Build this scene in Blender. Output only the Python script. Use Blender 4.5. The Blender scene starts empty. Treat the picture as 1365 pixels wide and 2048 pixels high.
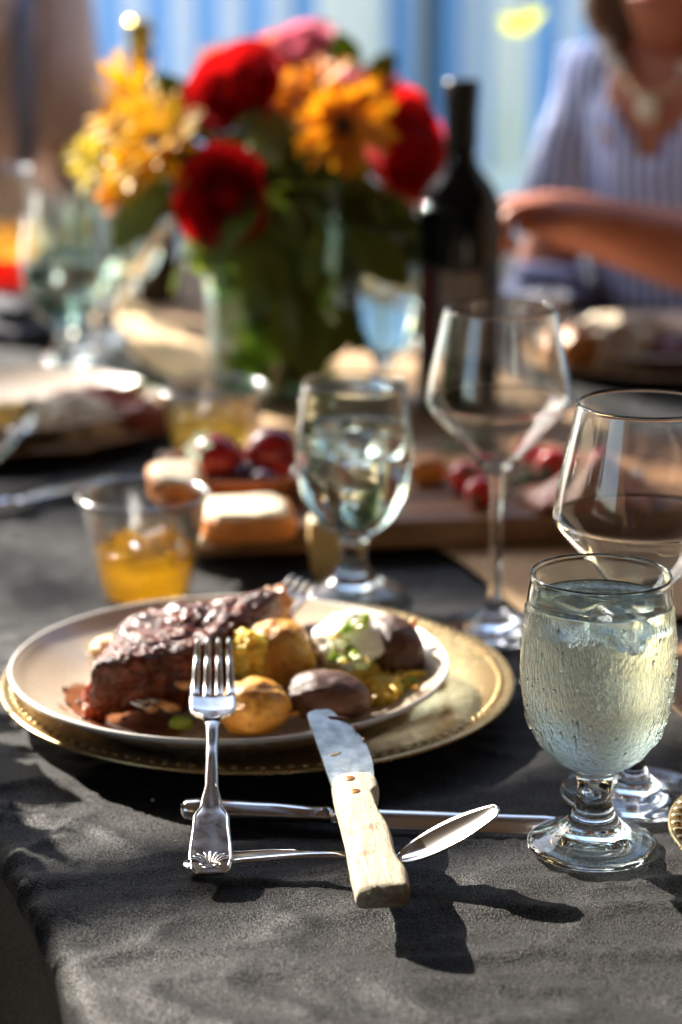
import bpy, bmesh, math, random
from mathutils import Vector, Matrix, Quaternion, noise as N

random.seed(7)
R = math.radians
PI = math.pi
S = bpy.context.scene
C = S.collection

# ------------------------------------------------------------------ camera
CAM_H, PITCH, FPX = 0.493, R(15.3), 4380.0      # z = 0 is the table top
SP, CP = math.sin(PITCH), math.cos(PITCH)
cd = bpy.data.cameras.new('camera')
cam = bpy.data.objects.new('camera', cd)
C.objects.link(cam)
cam.location = (0, 0, CAM_H)
cam.rotation_euler = (PI / 2 - PITCH, 0, 0)
cd.sensor_fit = 'VERTICAL'
cd.sensor_height = 36
cd.lens = 77
cd.clip_end = 500
cd.clip_start = 0.05
cd.dof.use_dof = True
cd.dof.focus_distance = 1.155
cd.dof.aperture_fstop = 4.2
S.camera = cam

# ------------------------------------------------------------------ light
SUN_EL = R(33)
SUN_H = Vector((-0.68, 0.733, 0)).normalized()           # towards the sun, in plan
LDIR = Vector((SUN_H.x * math.cos(SUN_EL), SUN_H.y * math.cos(SUN_EL), math.sin(SUN_EL)))
w = bpy.data.worlds.new('World')
S.world = w
w.use_nodes = True
nt = w.node_tree
bg = nt.nodes['Background']
sky = nt.nodes.new('ShaderNodeTexSky')
sky.sky_type = 'NISHITA'
sky.sun_disc = False
sky.sun_elevation = SUN_EL
sky.sun_rotation = math.atan2(SUN_H.x, SUN_H.y)
nt.links.new(sky.outputs[0], bg.inputs[0])
bg.inputs[1].default_value = 0.14
sd = bpy.data.lights.new('sun', 'SUN')
sd.energy = 5.0
sd.angle = R(0.55)
sd.color = (1.0, 0.92, 0.8)
sun = bpy.data.objects.new('sun', sd)
C.objects.link(sun)
sun.rotation_euler = LDIR.to_track_quat('Z', 'Y').to_euler()
sun.location = LDIR * 20

S.view_settings.view_transform = 'Standard'
S.view_settings.look = 'None'
S.view_settings.gamma = 1
S.view_settings.exposure = 2.1
S.render.engine = 'CYCLES'
cy = S.cycles
cy.use_denoising = True
try:
    cy.denoiser = 'OPENIMAGEDENOISE'
except Exception:
    pass
cy.max_bounces = 16
cy.transmission_bounces = 14
cy.transparent_max_bounces = 32
cy.glossy_bounces = 6
cy.diffuse_bounces = 4
cy.sample_clamp_indirect = 10
cy.blur_glossy = 0.5
cy.caustics_reflective = True
cy.caustics_refractive = True


# ------------------------------------------------------------------ places
def ray(px, py):
    u, v = (px - 682.5) / FPX, (py - 1024) / FPX
    return Vector((u, CP - v * SP, -(SP + v * CP)))


def G(px, py, z=0.0):                 # the point of height z seen in that direction
    r = ray(px, py)
    d = (z - CAM_H) / r.z
    return Vector((r.x * d, r.y * d, z))


def D(px, py, d):                     # the point d metres deep in that direction
    r = ray(px, py)
    return Vector((r.x * d, r.y * d, CAM_H + r.z * d))


TA = R(20)
ES, ET = Vector((-math.sin(TA), math.cos(TA), 0)), Vector((math.cos(TA), math.sin(TA), 0))
TO = G(240, 2048)


def T(s, t, z=0.0):                   # table frame: s along the left edge, t across
    return TO + ES * s + ET * t + Vector((0, 0, z))


# ------------------------------------------------------------------ materials
MATS = {}


def nodes_of(name):
    m = bpy.data.materials.new(name)
    m.use_nodes = True
    return m, m.node_tree, m.node_tree.nodes['Principled BSDF']


def ramp(nt, stops):
    r = nt.nodes.new('ShaderNodeValToRGB')
    el = r.color_ramp.elements
    while len(el) < len(stops):
        el.new(0.5)
    for e, (p, c) in zip(el, stops):
        e.position = p
        e.color = (*c, 1) if len(c) == 3 else c
    return r


def coords(nt, scale=(1, 1, 1), rot=(0, 0, 0), kind='Object'):
    tc = nt.nodes.new('ShaderNodeTexCoord')
    mp = nt.nodes.new('ShaderNodeMapping')
    mp.inputs['Scale'].default_value = scale
    mp.inputs['Rotation'].default_value = rot
    nt.links.new(tc.outputs[kind], mp.inputs[0])
    return mp.outputs[0]


def tex(nt, vec, scale, detail=4, rough=0.6, dist=0.0):
    n = nt.nodes.new('ShaderNodeTexNoise')
    n.inputs['Scale'].default_value = scale
    n.inputs['Detail'].default_value = detail
    n.inputs['Roughness'].default_value = rough
    n.inputs['Distortion'].default_value = dist
    nt.links.new(vec, n.inputs['Vector'])
    return n.outputs['Fac']


def M(name, col=(0.5, 0.5, 0.5), rough=0.5, metal=0, spec=0.5, trans=0, ior=1.45, stops=None, nscale=20, stretch=(1, 1, 1),
      bump=0, bscale=200, bstretch=(1, 1, 1), bdist=0.001, sss=0, ssr=(0.01, 0.004, 0.002), sheen=0, coat=0, rvar=0, translucent=0, tcol=None,
      detail=5):
    if name in MATS:
        return MATS[name]
    m, t, b = nodes_of(name)
    b.inputs['Base Color'].default_value = (*col, 1)
    b.inputs['Roughness'].default_value = rough
    b.inputs['Metallic'].default_value = metal
    b.inputs['Specular IOR Level'].default_value = spec
    b.inputs['Transmission Weight'].default_value = trans
    b.inputs['IOR'].default_value = ior
    b.inputs['Coat Weight'].default_value = coat
    b.inputs['Coat Roughness'].default_value = 0.1
    if sss:
        b.inputs['Subsurface Weight'].default_value = sss
        b.inputs['Subsurface Radius'].default_value = ssr
        b.inputs['Subsurface Scale'].default_value = 1
    if sheen:
        b.inputs['Sheen Weight'].default_value = sheen
        b.inputs['Sheen Roughness'].default_value = 0.4
    cs = None
    if stops:
        v = coords(t, stretch)
        f = tex(t, v, nscale, detail)
        rp = ramp(t, stops)
        t.links.new(f, rp.inputs[0])
        t.links.new(rp.outputs[0], b.inputs['Base Color'])
        cs = rp.outputs[0]
    if rvar:
        f = tex(t, coords(t), nscale * 2.3, 4)
        mr = t.nodes.new('ShaderNodeMapRange')
        mr.inputs[1].default_value, mr.inputs[2].default_value = 0.3, 0.7
        mr.inputs[3].default_value, mr.inputs[4].default_value = rough, rough + rvar
        t.links.new(f, mr.inputs[0])
        t.links.new(mr.outputs[0], b.inputs['Roughness'])
    if bump:
        f = tex(t, coords(t, bstretch), bscale, 5)
        bp = t.nodes.new('ShaderNodeBump')
        bp.inputs['Strength'].default_value = bump
        bp.inputs['Distance'].default_value = bdist
        t.links.new(f, bp.inputs['Height'])
        t.links.new(bp.outputs[0], b.inputs['Normal'])
    if translucent:
        tr = t.nodes.new('ShaderNodeBsdfTranslucent')
        tr.inputs['Color'].default_value = (*(tcol or col), 1)
        if cs and not tcol:
            t.links.new(cs, tr.inputs['Color'])
        mx = t.nodes.new('ShaderNodeMixShader')
        mx.inputs[0].default_value = translucent
        t.links.new(b.outputs[0], mx.inputs[1])
        t.links.new(tr.outputs[0], mx.inputs[2])
        t.links.new(mx.outputs[0], t.nodes['Material Output'].inputs[0])
    MATS[name] = m
    return m


def thin_glass(name, tint=(0.97, 0.985, 0.98), rough=0.01, base=0.04, power=3.5, bump=0):
    m, t, b = nodes_of(name)
    t.nodes.remove(b)
    lw = t.nodes.new('ShaderNodeLayerWeight')
    lw.inputs[0].default_value = 0.5
    pw = t.nodes.new('ShaderNodeMath'); pw.operation = 'POWER'; pw.inputs[1].default_value = power
    mu = t.nodes.new('ShaderNodeMath'); mu.operation = 'MULTIPLY_ADD'; mu.inputs[1].default_value = 0.85; mu.inputs[2].default_value = base
    tr = t.nodes.new('ShaderNodeBsdfTransparent'); tr.inputs[0].default_value = (*tint, 1)
    gl = t.nodes.new('ShaderNodeBsdfGlossy'); gl.inputs['Roughness'].default_value = rough
    mx = t.nodes.new('ShaderNodeMixShader')
    t.links.new(lw.outputs['Facing'], pw.inputs[0])
    t.links.new(pw.outputs[0], mu.inputs[0])
    t.links.new(mu.outputs[0], mx.inputs[0])
    t.links.new(tr.outputs[0], mx.inputs[1])
    t.links.new(gl.outputs[0], mx.inputs[2])
    if bump:
        f = tex(t, coords(t), 180, 3)
        bp = t.nodes.new('ShaderNodeBump'); bp.inputs['Strength'].default_value = bump; bp.inputs['Distance'].default_value = 0.001
        t.links.new(f, bp.inputs['Height'])
        t.links.new(bp.outputs[0], gl.inputs['Normal'])
    t.links.new(mx.outputs[0], t.nodes['Material Output'].inputs[0])
    MATS[name] = m
    return m


# ------------------------------------------------------------------ builders
def tag(o, label=None, cat=None, group=None, kind=None):
    if label: o['label'] = label
    if cat: o['category'] = cat
    if group: o['group'] = group
    if kind: o['kind'] = kind
    return o


def obj(name, vf, mat, parent=None, smooth=True, loc=None, rot=None, label=None, cat=None, group=None, kind=None):
    if isinstance(vf, bpy.types.Mesh):
        me = vf
    else:
        me = bpy.data.meshes.new(name)
        me.from_pydata([tuple(v) for v in vf[0]], [], vf[1])
        me.update()
    if mat and not me.materials:
        me.materials.append(mat)
    if smooth and len(me.polygons):
        me.polygons.foreach_set('use_smooth', [True] * len(me.polygons))
    o = bpy.data.objects.new(name, me)
    C.objects.link(o)
    if parent: o.parent = parent
    if loc is not None: o.location = loc
    if rot is not None: o.rotation_euler = rot
    return tag(o, label, cat, group, kind)


def thing(name, label, cat, loc=(0, 0, 0), rot=(0, 0, 0), group=None, scale=1.0):
    o = bpy.data.objects.new(name, None)
    C.objects.link(o)
    o.empty_display_size = 0.02
    o.location = loc
    o.rotation_euler = rot
    o.scale = (scale,) * 3
    return tag(o, label, cat, group)


def copy_tree(o, parent=None):
    c = o.copy()
    C.objects.link(c)
    c.parent = parent
    for ch in list(o.children):
        copy_tree(ch, c)
    return c


def join(*vfs):
    V, F = [], []
    for v, f in vfs:
        k = len(V)
        V += [tuple(p) for p in v]
        F += [tuple(i + k for i in q) for q in f]
    return V, F


def move(vf, mat):
    return [mat @ Vector(v) for v in vf[0]], vf[1]


def lathe(prof, seg=64, close=False):
    """prof: (r, z) list; r = 0 ends are poles."""
    V, F, rows = [], [], []
    for r, z in prof:
        if r < 1e-6:
            rows.append([len(V)])
            V.append((0, 0, z))
        else:
            rows.append(list(range(len(V), len(V) + seg)))
            V += [(r * math.cos(2 * PI * k / seg), r * math.sin(2 * PI * k / seg), z) for k in range(seg)]
    pairs = list(zip(rows, rows[1:]))
    if close: pairs.append((rows[-1], rows[0]))
    for a, b in pairs:
        for k in range(seg):
            l = (k + 1) % seg
            if len(a) == 1 and len(b) == 1: continue
            if len(a) == 1: F.append((a[0], b[l], b[k]))
            elif len(b) == 1: F.append((a[k], a[l], b[0]))
            else: F.append((a[k], a[l], b[l], b[k]))
    return V, F


def smooth_prof(pts, n=8):
    """Catmull-Rom through (r, z) points."""
    out = []
    P = [pts[0]] + list(pts) + [pts[-1]]
    for i in range(1, len(P) - 2):
        p0, p1, p2, p3 = (Vector(p) for p in P[i - 1:i + 3])
        for k in range(n):
            t = k / n
            q = 0.5 * ((2 * p1) + (p2 - p0) * t + (2 * p0 - 5 * p1 + 4 * p2 - p3) * t * t + (3 * p1 - p0 - 3 * p2 + p3) * t ** 3)
            out.append(tuple(q))
    out.append(tuple(pts[-1]))
    return out


def rp(pts, n=6):
    return [(max(r, 0.0), z) for r, z in smooth_prof(pts, n)]


def tube(pts, rad, seg=8, flat=1.0, up=None):
    pts = [Vector(p) for p in pts]
    n = len(pts)
    rads = rad if isinstance(rad, (list, tuple)) else [rad] * n
    V, F = [], []
    ref = Vector(up) if up else Vector((0.13, 0.31, 0.94))
    for i, p in enumerate(pts):
        t = (pts[min(i + 1, n - 1)] - pts[max(i - 1, 0)]).normalized()
        a = t.cross(ref)
        if a.length < 1e-4: a = t.cross(Vector((1, 0, 0)))
        a.normalize()
        b = a.cross(t)
        for k in range(seg):
            an = 2 * PI * k / seg
            V.append(p + a * math.cos(an) * rads[i] + b * math.sin(an) * rads[i] * flat)
    for i in range(n - 1):
        for k in range(seg):
            l = (k + 1) % seg
            F.append((i * seg + k, i * seg + l, (i + 1) * seg + l, (i + 1) * seg + k))
    F.append(tuple(range(seg - 1, -1, -1)))
    F.append(tuple(range((n - 1) * seg, n * seg)))
    return V, F


def box(sx, sy, sz, c=(0, 0, 0)):
    V = [(c[0] + x * sx / 2, c[1] + y * sy / 2, c[2] + z * sz / 2) for x in (-1, 1) for y in (-1, 1) for z in (-1, 1)]
    F = [(0, 1, 3, 2), (4, 6, 7, 5), (0, 4, 5, 1), (2, 3, 7, 6), (0, 2, 6, 4), (1, 5, 7, 3)]
    return V, F


_CS = {}


def cubes(cuts):
    if cuts not in _CS:
        bm = bmesh.new()
        bmesh.ops.create_cube(bm, size=2)
        bmesh.ops.subdivide_edges(bm, edges=bm.edges[:], cuts=cuts, use_grid_fill=True)
        bm.verts.ensure_lookup_table()
        _CS[cuts] = ([v.co.copy() for v in bm.verts], [tuple(v.index for v in f.verts) for f in bm.faces])
        bm.free()
    return _CS[cuts]


def fbm(p, oct=4):
    s, a = 0.0, 1.0
    p = Vector(p)
    for _ in range(oct):
        s += a * N.noise(p)
        p = p * 2.03
        a *= 0.5
    return s


def lump(rx, ry, rz, amp=0.08, sc=2.0, seed=0, cuts=14, sq=0.0, oct=4):
    """an uneven ellipsoid; sq > 0 squares it off"""
    V, F = cubes(cuts)
    out = []
    for p in V:
        n = p.normalized()
        q = n.lerp(p * 0.85, sq)
        k = 1 + amp * fbm(n * sc + Vector((seed * 7.3, seed * 1.7, seed * 3.1)), oct)
        out.append((q.x * rx * k, q.y * ry * k, q.z * rz * k))
    return out, F


def rbox(sx, sy, sz, r, c=(0, 0, 0), cuts=6, amp=0, seed=0):
    V, F = cubes(cuts)
    out = []
    h = Vector((sx / 2, sy / 2, sz / 2))
    for p in V:
        q = Vector((p.x * h.x, p.y * h.y, p.z * h.z))
        i = Vector((max(-h.x + r, min(h.x - r, q.x)), max(-h.y + r, min(h.y - r, q.y)), max(-h.z + r, min(h.z - r, q.z))))
        d = q - i
        if d.length > 1e-9: q = i + d.normalized() * r
        if amp: q += Vector((N.noise(q * 40 + Vector((seed, 0, 0))), N.noise(q * 40 + Vector((0, seed, 9))), N.noise(q * 40 + Vector((3, 0, seed))))) * amp
        out.append(q + Vector(c))
    return out, F


def frame(x, z, loc=(0, 0, 0)):
    """matrix with local x along x and local z near z"""
    x = Vector(x).normalized()
    z = Vector(z)
    y = z.cross(x).normalized()
    z = x.cross(y)
    m = Matrix((x, y, z)).transposed().to_4x4()
    m.translation = Vector(loc)
    return m


def set_frame(o, x, z, loc):
    o.matrix_world = frame(x, z, loc)
    return o


# ================================================================== SETTING
GZ = -0.75
concrete = M('concrete', stops=[(0.3, (0.42, 0.38, 0.32)), (0.7, (0.56, 0.52, 0.45))], nscale=1.5, rough=0.85, bump=0.3, bscale=30, bdist=0.005)
obj('ground', ([(-150, -150, GZ), (150, -150, GZ), (150, 150, GZ), (-150, 150, GZ)], [(0, 1, 2, 3)]), concrete, smooth=False, kind='structure')

blue = M('blue_paint', stops=[(0.3, (0.24, 0.52, 0.90)), (0.7, (0.30, 0.58, 0.92))], nscale=3, rough=0.55)
pale = M('pale_batten', stops=[(0.3, (0.82, 0.85, 0.88)), (0.7, (0.88, 0.90, 0.92))], nscale=3, rough=0.6)
cream = M('cream_paint', stops=[(0.3, (0.88, 0.87, 0.68)), (0.7, (0.92, 0.91, 0.78))], nscale=4, rough=0.5)
darkgreen = M('dark_green_paint', (0.012, 0.03, 0.035), rough=0.4)
roofmat = M('shingle', stops=[(0.3, (0.10, 0.09, 0.085)), (0.7, (0.17, 0.15, 0.14))], nscale=8, rough=0.9)

HY = 10.0
hs = thing('blue_house', 'blue board and batten house wall with cream columns behind the diners', 'house', (3.2, HY, GZ))
obj('wall', box(11, 4, 3.1, (0, 2.06, 1.55)), pale, hs, smooth=False)
bw = 0.217
bm_ = bpy.data.meshes.new('siding_board'); _v, _f = box(bw - 0.006, 0.03, 3.1, (0, 0, 1.55)); bm_.from_pydata(_v, [], _f); bm_.materials.append(blue)
bt_ = bpy.data.meshes.new('batten'); _v, _f = box(0.105, 0.035, 3.1, (0, 0, 1.55)); bt_.from_pydata(_v, [], _f); bt_.materials.append(pale)
x0 = D(327, 100, HY).x - 3.2
for k in range(-6, 24):
    xx = x0 + k * bw
    obj('siding_board', bm_, None, hs, smooth=False, loc=(xx, 0.045, 0))
    obj('batten', bt_, None, hs, smooth=False, loc=(xx + bw / 2 - 0.005, 0.012, 0))


def column(px, wpx, m, yy=-0.35, nm='column'):
    x = D(px, 100, HY + yy).x - 3.2
    wd = wpx * HY / FPX
    c_ = obj(nm, rbox(wd, wd, 3.0, 0.012, (0, 0, 1.5), 3), m, hs, loc=(x, yy, 0))
    obj('column_base', rbox(wd * 1.25, wd * 1.25, 0.16, 0.01, (0, 0, 0.08), 3), m, c_)
    obj('column_cap', rbox(wd * 1.25, wd * 1.25, 0.12, 0.01, (0, 0, 2.93), 3), m, c_)


column(1015, 74, cream)
column(700, 118, cream)
column(857, 34, darkgreen, -0.3, 'drain_pipe')
column(2600, 118, cream)
obj('porch_step', box(11, 0.9, 0.1, (0, -0.45, 0.05)), cream, hs, smooth=False)
obj('porch_roof', box(11.4, 0.3, 0.12, (0, -0.1, 3.06)), roofmat, hs, smooth=False)
shing = M('brown_shingle', stops=[(0.3, (0.07, 0.045, 0.03)), (0.7, (0.13, 0.09, 0.06))], nscale=9, rough=0.85)
obj('added_upper_wall', box(11, 4, 3.4, (0, 2.06, 4.82)), shing, hs, smooth=False)  # unseen upper storey with windows and roof, added to block the bright sky
for k in range(5):
    wn = obj('window', box(1.0, 0.06, 1.3, (-4 + k * 2.0, 0.04, 4.9)), cream, hs, smooth=False)
    obj('pane', box(0.84, 0.02, 1.14, (-4 + k * 2.0, 0.0, 4.9)), M('window_glass', (0.02, 0.03, 0.04), rough=0.05), wn, smooth=False)
obj('roof', ([(-5.8, -0.5, 6.5), (5.8, -0.5, 6.5), (5.8, 4.6, 6.5), (-5.8, 4.6, 6.5), (-5.8, 2.0, 8.2), (5.8, 2.0, 8.2)],
             [(0, 1, 5, 4), (2, 3, 4, 5), (0, 4, 3), (1, 2, 5), (0, 3, 2, 1)]), roofmat, hs, smooth=False)

# unseen roof and walls added to block sky and give brown reflections
brown = M('brown_board', stops=[(0.3, (0.07, 0.04, 0.022)), (0.7, (0.13, 0.08, 0.045))], nscale=4, stretch=(1, 8, 1), rough=0.7)
tr = thing('sky_block_roof', 'unseen brown boarded roof added over the table to block sky light', 'roof', (0, 0, 0))
for k in range(14):
    obj('roof_board', box(0.56, 6.3, 0.04, (-3.9 + k * 0.58, -0.35, 1.97)), brown, tr, smooth=False)
for x in (-3.8, 3.8):
    obj('post', box(0.14, 0.14, 2.68, (x, 2.4, 0.6)), brown, tr, smooth=False)
obj('beam', box(8.3, 0.14, 0.2, (0, 2.4, 1.84)), brown, tr, smooth=False)
hb = thing('added_brown_wall', 'unseen brown boarded wall added behind the camera for warm reflections', 'house', (0, -3.6, GZ))
for k in range(15):
    obj('cladding_board', box(9, 0.05, 0.19, (0, 0, 0.1 + k * 0.195)), brown, hb, smooth=False)
obj('wall', box(9, 0.2, 2.95, (0, -0.15, 1.48)), brown, hb, smooth=False)

obj('added_side_wall', box(0.15, 6.8, 2.9, (2.5, 3.45, 1.46)), brown, hb, smooth=False)  # unseen wall added at the right to cut ambient sky light
# unseen slat added so its shadow lies across the table before the plate
sl_e = Vector((0.89, 0.455, 0)).normalized()
sl_n = Vector((-sl_e.y, sl_e.x, 0))
sl_c = Vector((-0.05, 1.040, 0)) + sl_n * 0.050 + LDIR * 3.4
sl_o = obj('shade_slat', box(1.7, 0.078, 0.014), brown, tr, smooth=False, loc=sl_c, rot=(0, 0, math.atan2(sl_e.y, sl_e.x)))
for sg in (-0.8, 0.8):
    q = sl_c + sl_e * sg
    obj('slat_holder', box(0.05, q.y + 0.1 - 2.5, 0.07, (q.x, (q.y + 0.1 + 2.5) / 2, q.z + 0.046)), brown, tr, smooth=False)  # added arms that carry the shading slat

# the tree whose leaves dapple the table
leafm = M('leaf_green', stops=[(0.3, (0.04, 0.09, 0.015)), (0.7, (0.09, 0.16, 0.03))], nscale=3, rough=0.45, translucent=0.25, tcol=(0.12, 0.2, 0.03))
bark = M('bark', stops=[(0.3, (0.06, 0.045, 0.03)), (0.7, (0.14, 0.11, 0.08))], nscale=12, stretch=(1, 1, 0.2), rough=0.9, bump=0.6, bscale=30, bdist=0.02)
tree = thing('shade_tree', 'leafy tree shading the table from the back left', 'tree', (-7.6, 6.9, GZ))
tb = Vector((-7.6, 6.9, GZ))
crown_c = Vector((-4.2, 5.2, 4.0))
LV, LF = [], []


def leaf_cloud(c, rad, n, size=0.06):
    for _ in range(n):
        while True:
            p = Vector((random.uniform(-1, 1), random.uniform(-1, 1), random.uniform(-1, 1)))
            if p.length < 1: break
        p = c + p * rad - tb
        q = Quaternion(Vector((random.gauss(0, 1), random.gauss(0, 1), random.gauss(0, 1))).normalized(), random.uniform(0, 6.3))
        l = size * random.uniform(0.7, 1.3)
        k = len(LV)
        for a, b_, h in ((-1, 0, 0), (-0.2, 0.42, 0.08), (0.5, 0.3, 0.05), (1, 0, -0.1), (0.5, -0.3, 0.05), (-0.2, -0.42, 0.08)):
            LV.append(p + q @ Vector((a * l, b_ * l, h * l)))
        LF.append((k, k + 1, k + 2, k + 3, k + 4, k + 5))


BR = []
shade = [  # px, py, z, spread, leaves
    (900, 1130, 0, 0.08, 14), (60, 1150, 0, 0.05, 7), (30, 960, 0, 0.08, 10), (1290, 1230, 0, 0.10, 20), (1420, 1180, 0, 0.10, 16), (100, 850, 0.03, 0.13, 48), (900, 800, 0, 0.09, 14), (1080, 985, 0.03, 0.10, 20),
]
for px, py, z, rd, n in shade:
    if not n: continue
    c = G(px, py, z) + LDIR * (random.uniform(6.2, 7.4) if py < 1500 else 5.6)
    leaf_cloud(c, rd, n)
    BR.append(c)
for c, rd, n in ((D(1260, 250, 2.85) + LDIR * 6.4, 0.33, 110), (D(1240, 480, 2.6) + LDIR * 6.6, 0.2, 70), (D(20, 180, 3.4) + LDIR * 6, 0.42, 110)):
    leaf_cloud(c, rd, n, 0.07)
    BR.append(c)
for c, rd in ((Vector((-7.9, 6.9, 2.9)), 1.2), (Vector((-8.8, 6.0, 2.8)), 1.1), (Vector((-7.2, 8.0, 2.6)), 1.0)):
    leaf_cloud(c, rd, 1500, 0.09)
    BR.append(c)
obj('crown', (LV, LF), leafm, tree, smooth=False)
top = Vector((0.1, 0, 3.6))
obj('trunk', tube([(0, 0, 0), (0.03, 0.02, 0.6), (-0.02, 0.03, 1.8), (0.06, 0, 2.8), top], [0.24, 0.18, 0.15, 0.13, 0.1], 12), bark, tree)
for c in BR:
    e = c - tb
    mid = top.lerp(e, 0.45) + Vector((0, 0, 0.25))
    obj('limb', tube([top - Vector((0, 0, 0.3)), mid, e], [0.06, 0.028, 0.006], 6), bark, tree)



def screen_tree(loc, h, rad, label, seed):  # unseen trees added round the table to hold back sky light
    rnd = random.Random(seed)
    t = thing('screen_tree', label, 'tree', loc, group='trees added to block sky light')
    obj('trunk', tube([(0, 0, 0), (0.08, 0.03, h * 0.3), (0, 0.08, h * 0.6)], [0.2, 0.15, 0.09], 10), bark, t)
    V, F = [], []
    for k in range(2600):
        while True:
            p = Vector((rnd.uniform(-1, 1), rnd.uniform(-1, 1), rnd.uniform(-1, 1)))
            if p.length < 1 and p.length > 0.35: break
        if N.noise(p * 2.3 + Vector((seed, 0, 0))) < -0.12: continue
        p = Vector((p.x * rad, p.y * rad, h * 0.58 + p.z * h * 0.44))
        q = Quaternion(Vector((rnd.gauss(0, 1), rnd.gauss(0, 1), rnd.gauss(0, 1))).normalized(), rnd.uniform(0, 6.3))
        l = rnd.uniform(0.11, 0.2)
        i = len(V)
        for a, b_ in ((-1, 0), (0, 0.5), (1, 0), (0, -0.5)): V.append(p + q @ Vector((a * l, b_ * l, 0.1 * l * a * a)))
        F.append((i, i + 1, i + 2, i + 3))
    obj('crown', (V, F), leafm, t, smooth=False)


screen_tree((5.5, 5.0, GZ), 5.5, 2.0, 'leafy tree added at the right beyond the table to block sky light', 1)
screen_tree((5.2, 1.2, GZ), 5.0, 1.8, 'leafy tree added at the right beside the roof to block sky light', 2)
screen_tree((-5.0, 0.6, GZ), 4.2, 1.6, 'leafy tree added at the left beside the roof to block sky light', 3)
screen_tree((8.5, 10.5, GZ), 8.0, 2.6, 'tall leafy tree added right of the blue house to block sky light', 4)
screen_tree((-4.6, 13.0, GZ), 7.0, 2.1, 'tall leafy tree added left of the blue house to block sky light', 6)
screen_tree((-6.0, 3.4, GZ), 2.9, 1.4, 'low leafy tree added at the left to block sky light', 5)

# ================================================================== TABLE
TL, TW = 2.2, 1.14
wood = M('table_wood', stops=[(0.3, (0.12, 0.07, 0.04)), (0.7, (0.2, 0.13, 0.08))], nscale=6, stretch=(1, 10, 1), rough=0.5)
tbl = thing('dining_table', 'long wooden table hidden under the black cloth', 'table', T(0, 0, GZ), (0, 0, TA))
s0 = -0.42
obj('table_top', box(TW - 0.05, TL - s0 - 0.05, 0.03, (TW / 2, (TL + s0) / 2, -GZ - 0.032)), wood, tbl, smooth=False)
for a in (0.1, TW - 0.1):
    for b in (s0 + 0.12, TL - 0.12):
        obj('leg', tube([(a, b, 0), (a, b, 0.69)], [0.025, 0.035], 12), wood, tbl)


def fold(a, lo, hi, r=0.014):
    """position along the top and drop below it for arc coordinate a"""
    for sgn, e in ((-1, lo), (1, hi)):
        q = (a - e) * sgn
        if q > 0:
            th = min(q / r, PI / 2)
            rest = max(0, q - r * PI / 2)
            return e + sgn * (r * math.sin(th) + rest * 0.04), -(r * (1 - math.cos(th))) - rest
    return a, 0.0


def steps(a, b, fine, coarse, f0, f1):
    out = [a]
    while out[-1] < b:
        x = out[-1]
        out.append(x + (fine if f0 <= x <= f1 else coarse))
    return out


AS = steps(s0 - 0.3, TL + 0.3, 0.0045, 0.012, -0.12, 0.62)
AT = steps(-0.32, TW + 0.32, 0.0045, 0.012, -0.03, 0.46)


def wrinkle(s, t):
    p = T(s, t)
    # ridges pulled in from the edge
    a = N.noise(Vector((s * 16 + 3 * t, t * 5.0, 0.3))) * 1.0
    a += 0.6 * abs(N.noise(Vector((s * 26 - 6 * t, t * 7 + 1.5 * s, 5.1))))
    edge = math.exp(-max(t, 0) / 0.13)
    near = math.exp(-max(s + 0.02, 0) / 0.25)
    b = N.noise(Vector((p.x * 6, p.y * 9, 1.7))) + 0.5 * N.noise(Vector((p.x * 17, p.y * 21, 8.7)))
    am = 0.0008 + 0.0022 * max(edge, 0.9 * near)
    # thin creases, running mostly across
    cr = 0.0
    for q, (fx, fy, ph) in enumerate(((7, 19, 3.3), (-9, 26, 7.1), (15, 37, 11.9))):
        d = 1 - abs(N.noise(Vector((p.x * fx - p.y * fy * 0.25 + b * 0.12, p.y * fy + p.x * fx * 0.5, ph)))) * 2.6
        cr += max(d, 0) ** 4 * (1, 0.8, 0.5)[q]
    return a * 0.0040 * edge + b * am * 1.0 + cr * am * 1.3


CV, CF = [], []
for s in AS:
    ss, dz1 = fold(s, s0, TL)
    for t in AT:
        tt, dz2 = fold(t, 0, TW)
        wv = wrinkle(s, t)
        z = dz1 + dz2
        if z > -0.012:
            CV.append(T(ss, tt, min(z + wv - 0.0030, 0.0010)))
        else:
            sway = 0.010 * math.sin((s + t) * 21) * min(1, -z / 0.2)
            CV.append(T(ss, tt + (sway - 0.0) * (1 if dz2 < -0.012 else 0) , z))
nT = len(AT)
for i in range(len(AS) - 1):
    for j in range(nT - 1):
        CF.append((i * nT + j, i * nT + j + 1, (i + 1) * nT + j + 1, (i + 1) * nT + j))


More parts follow.
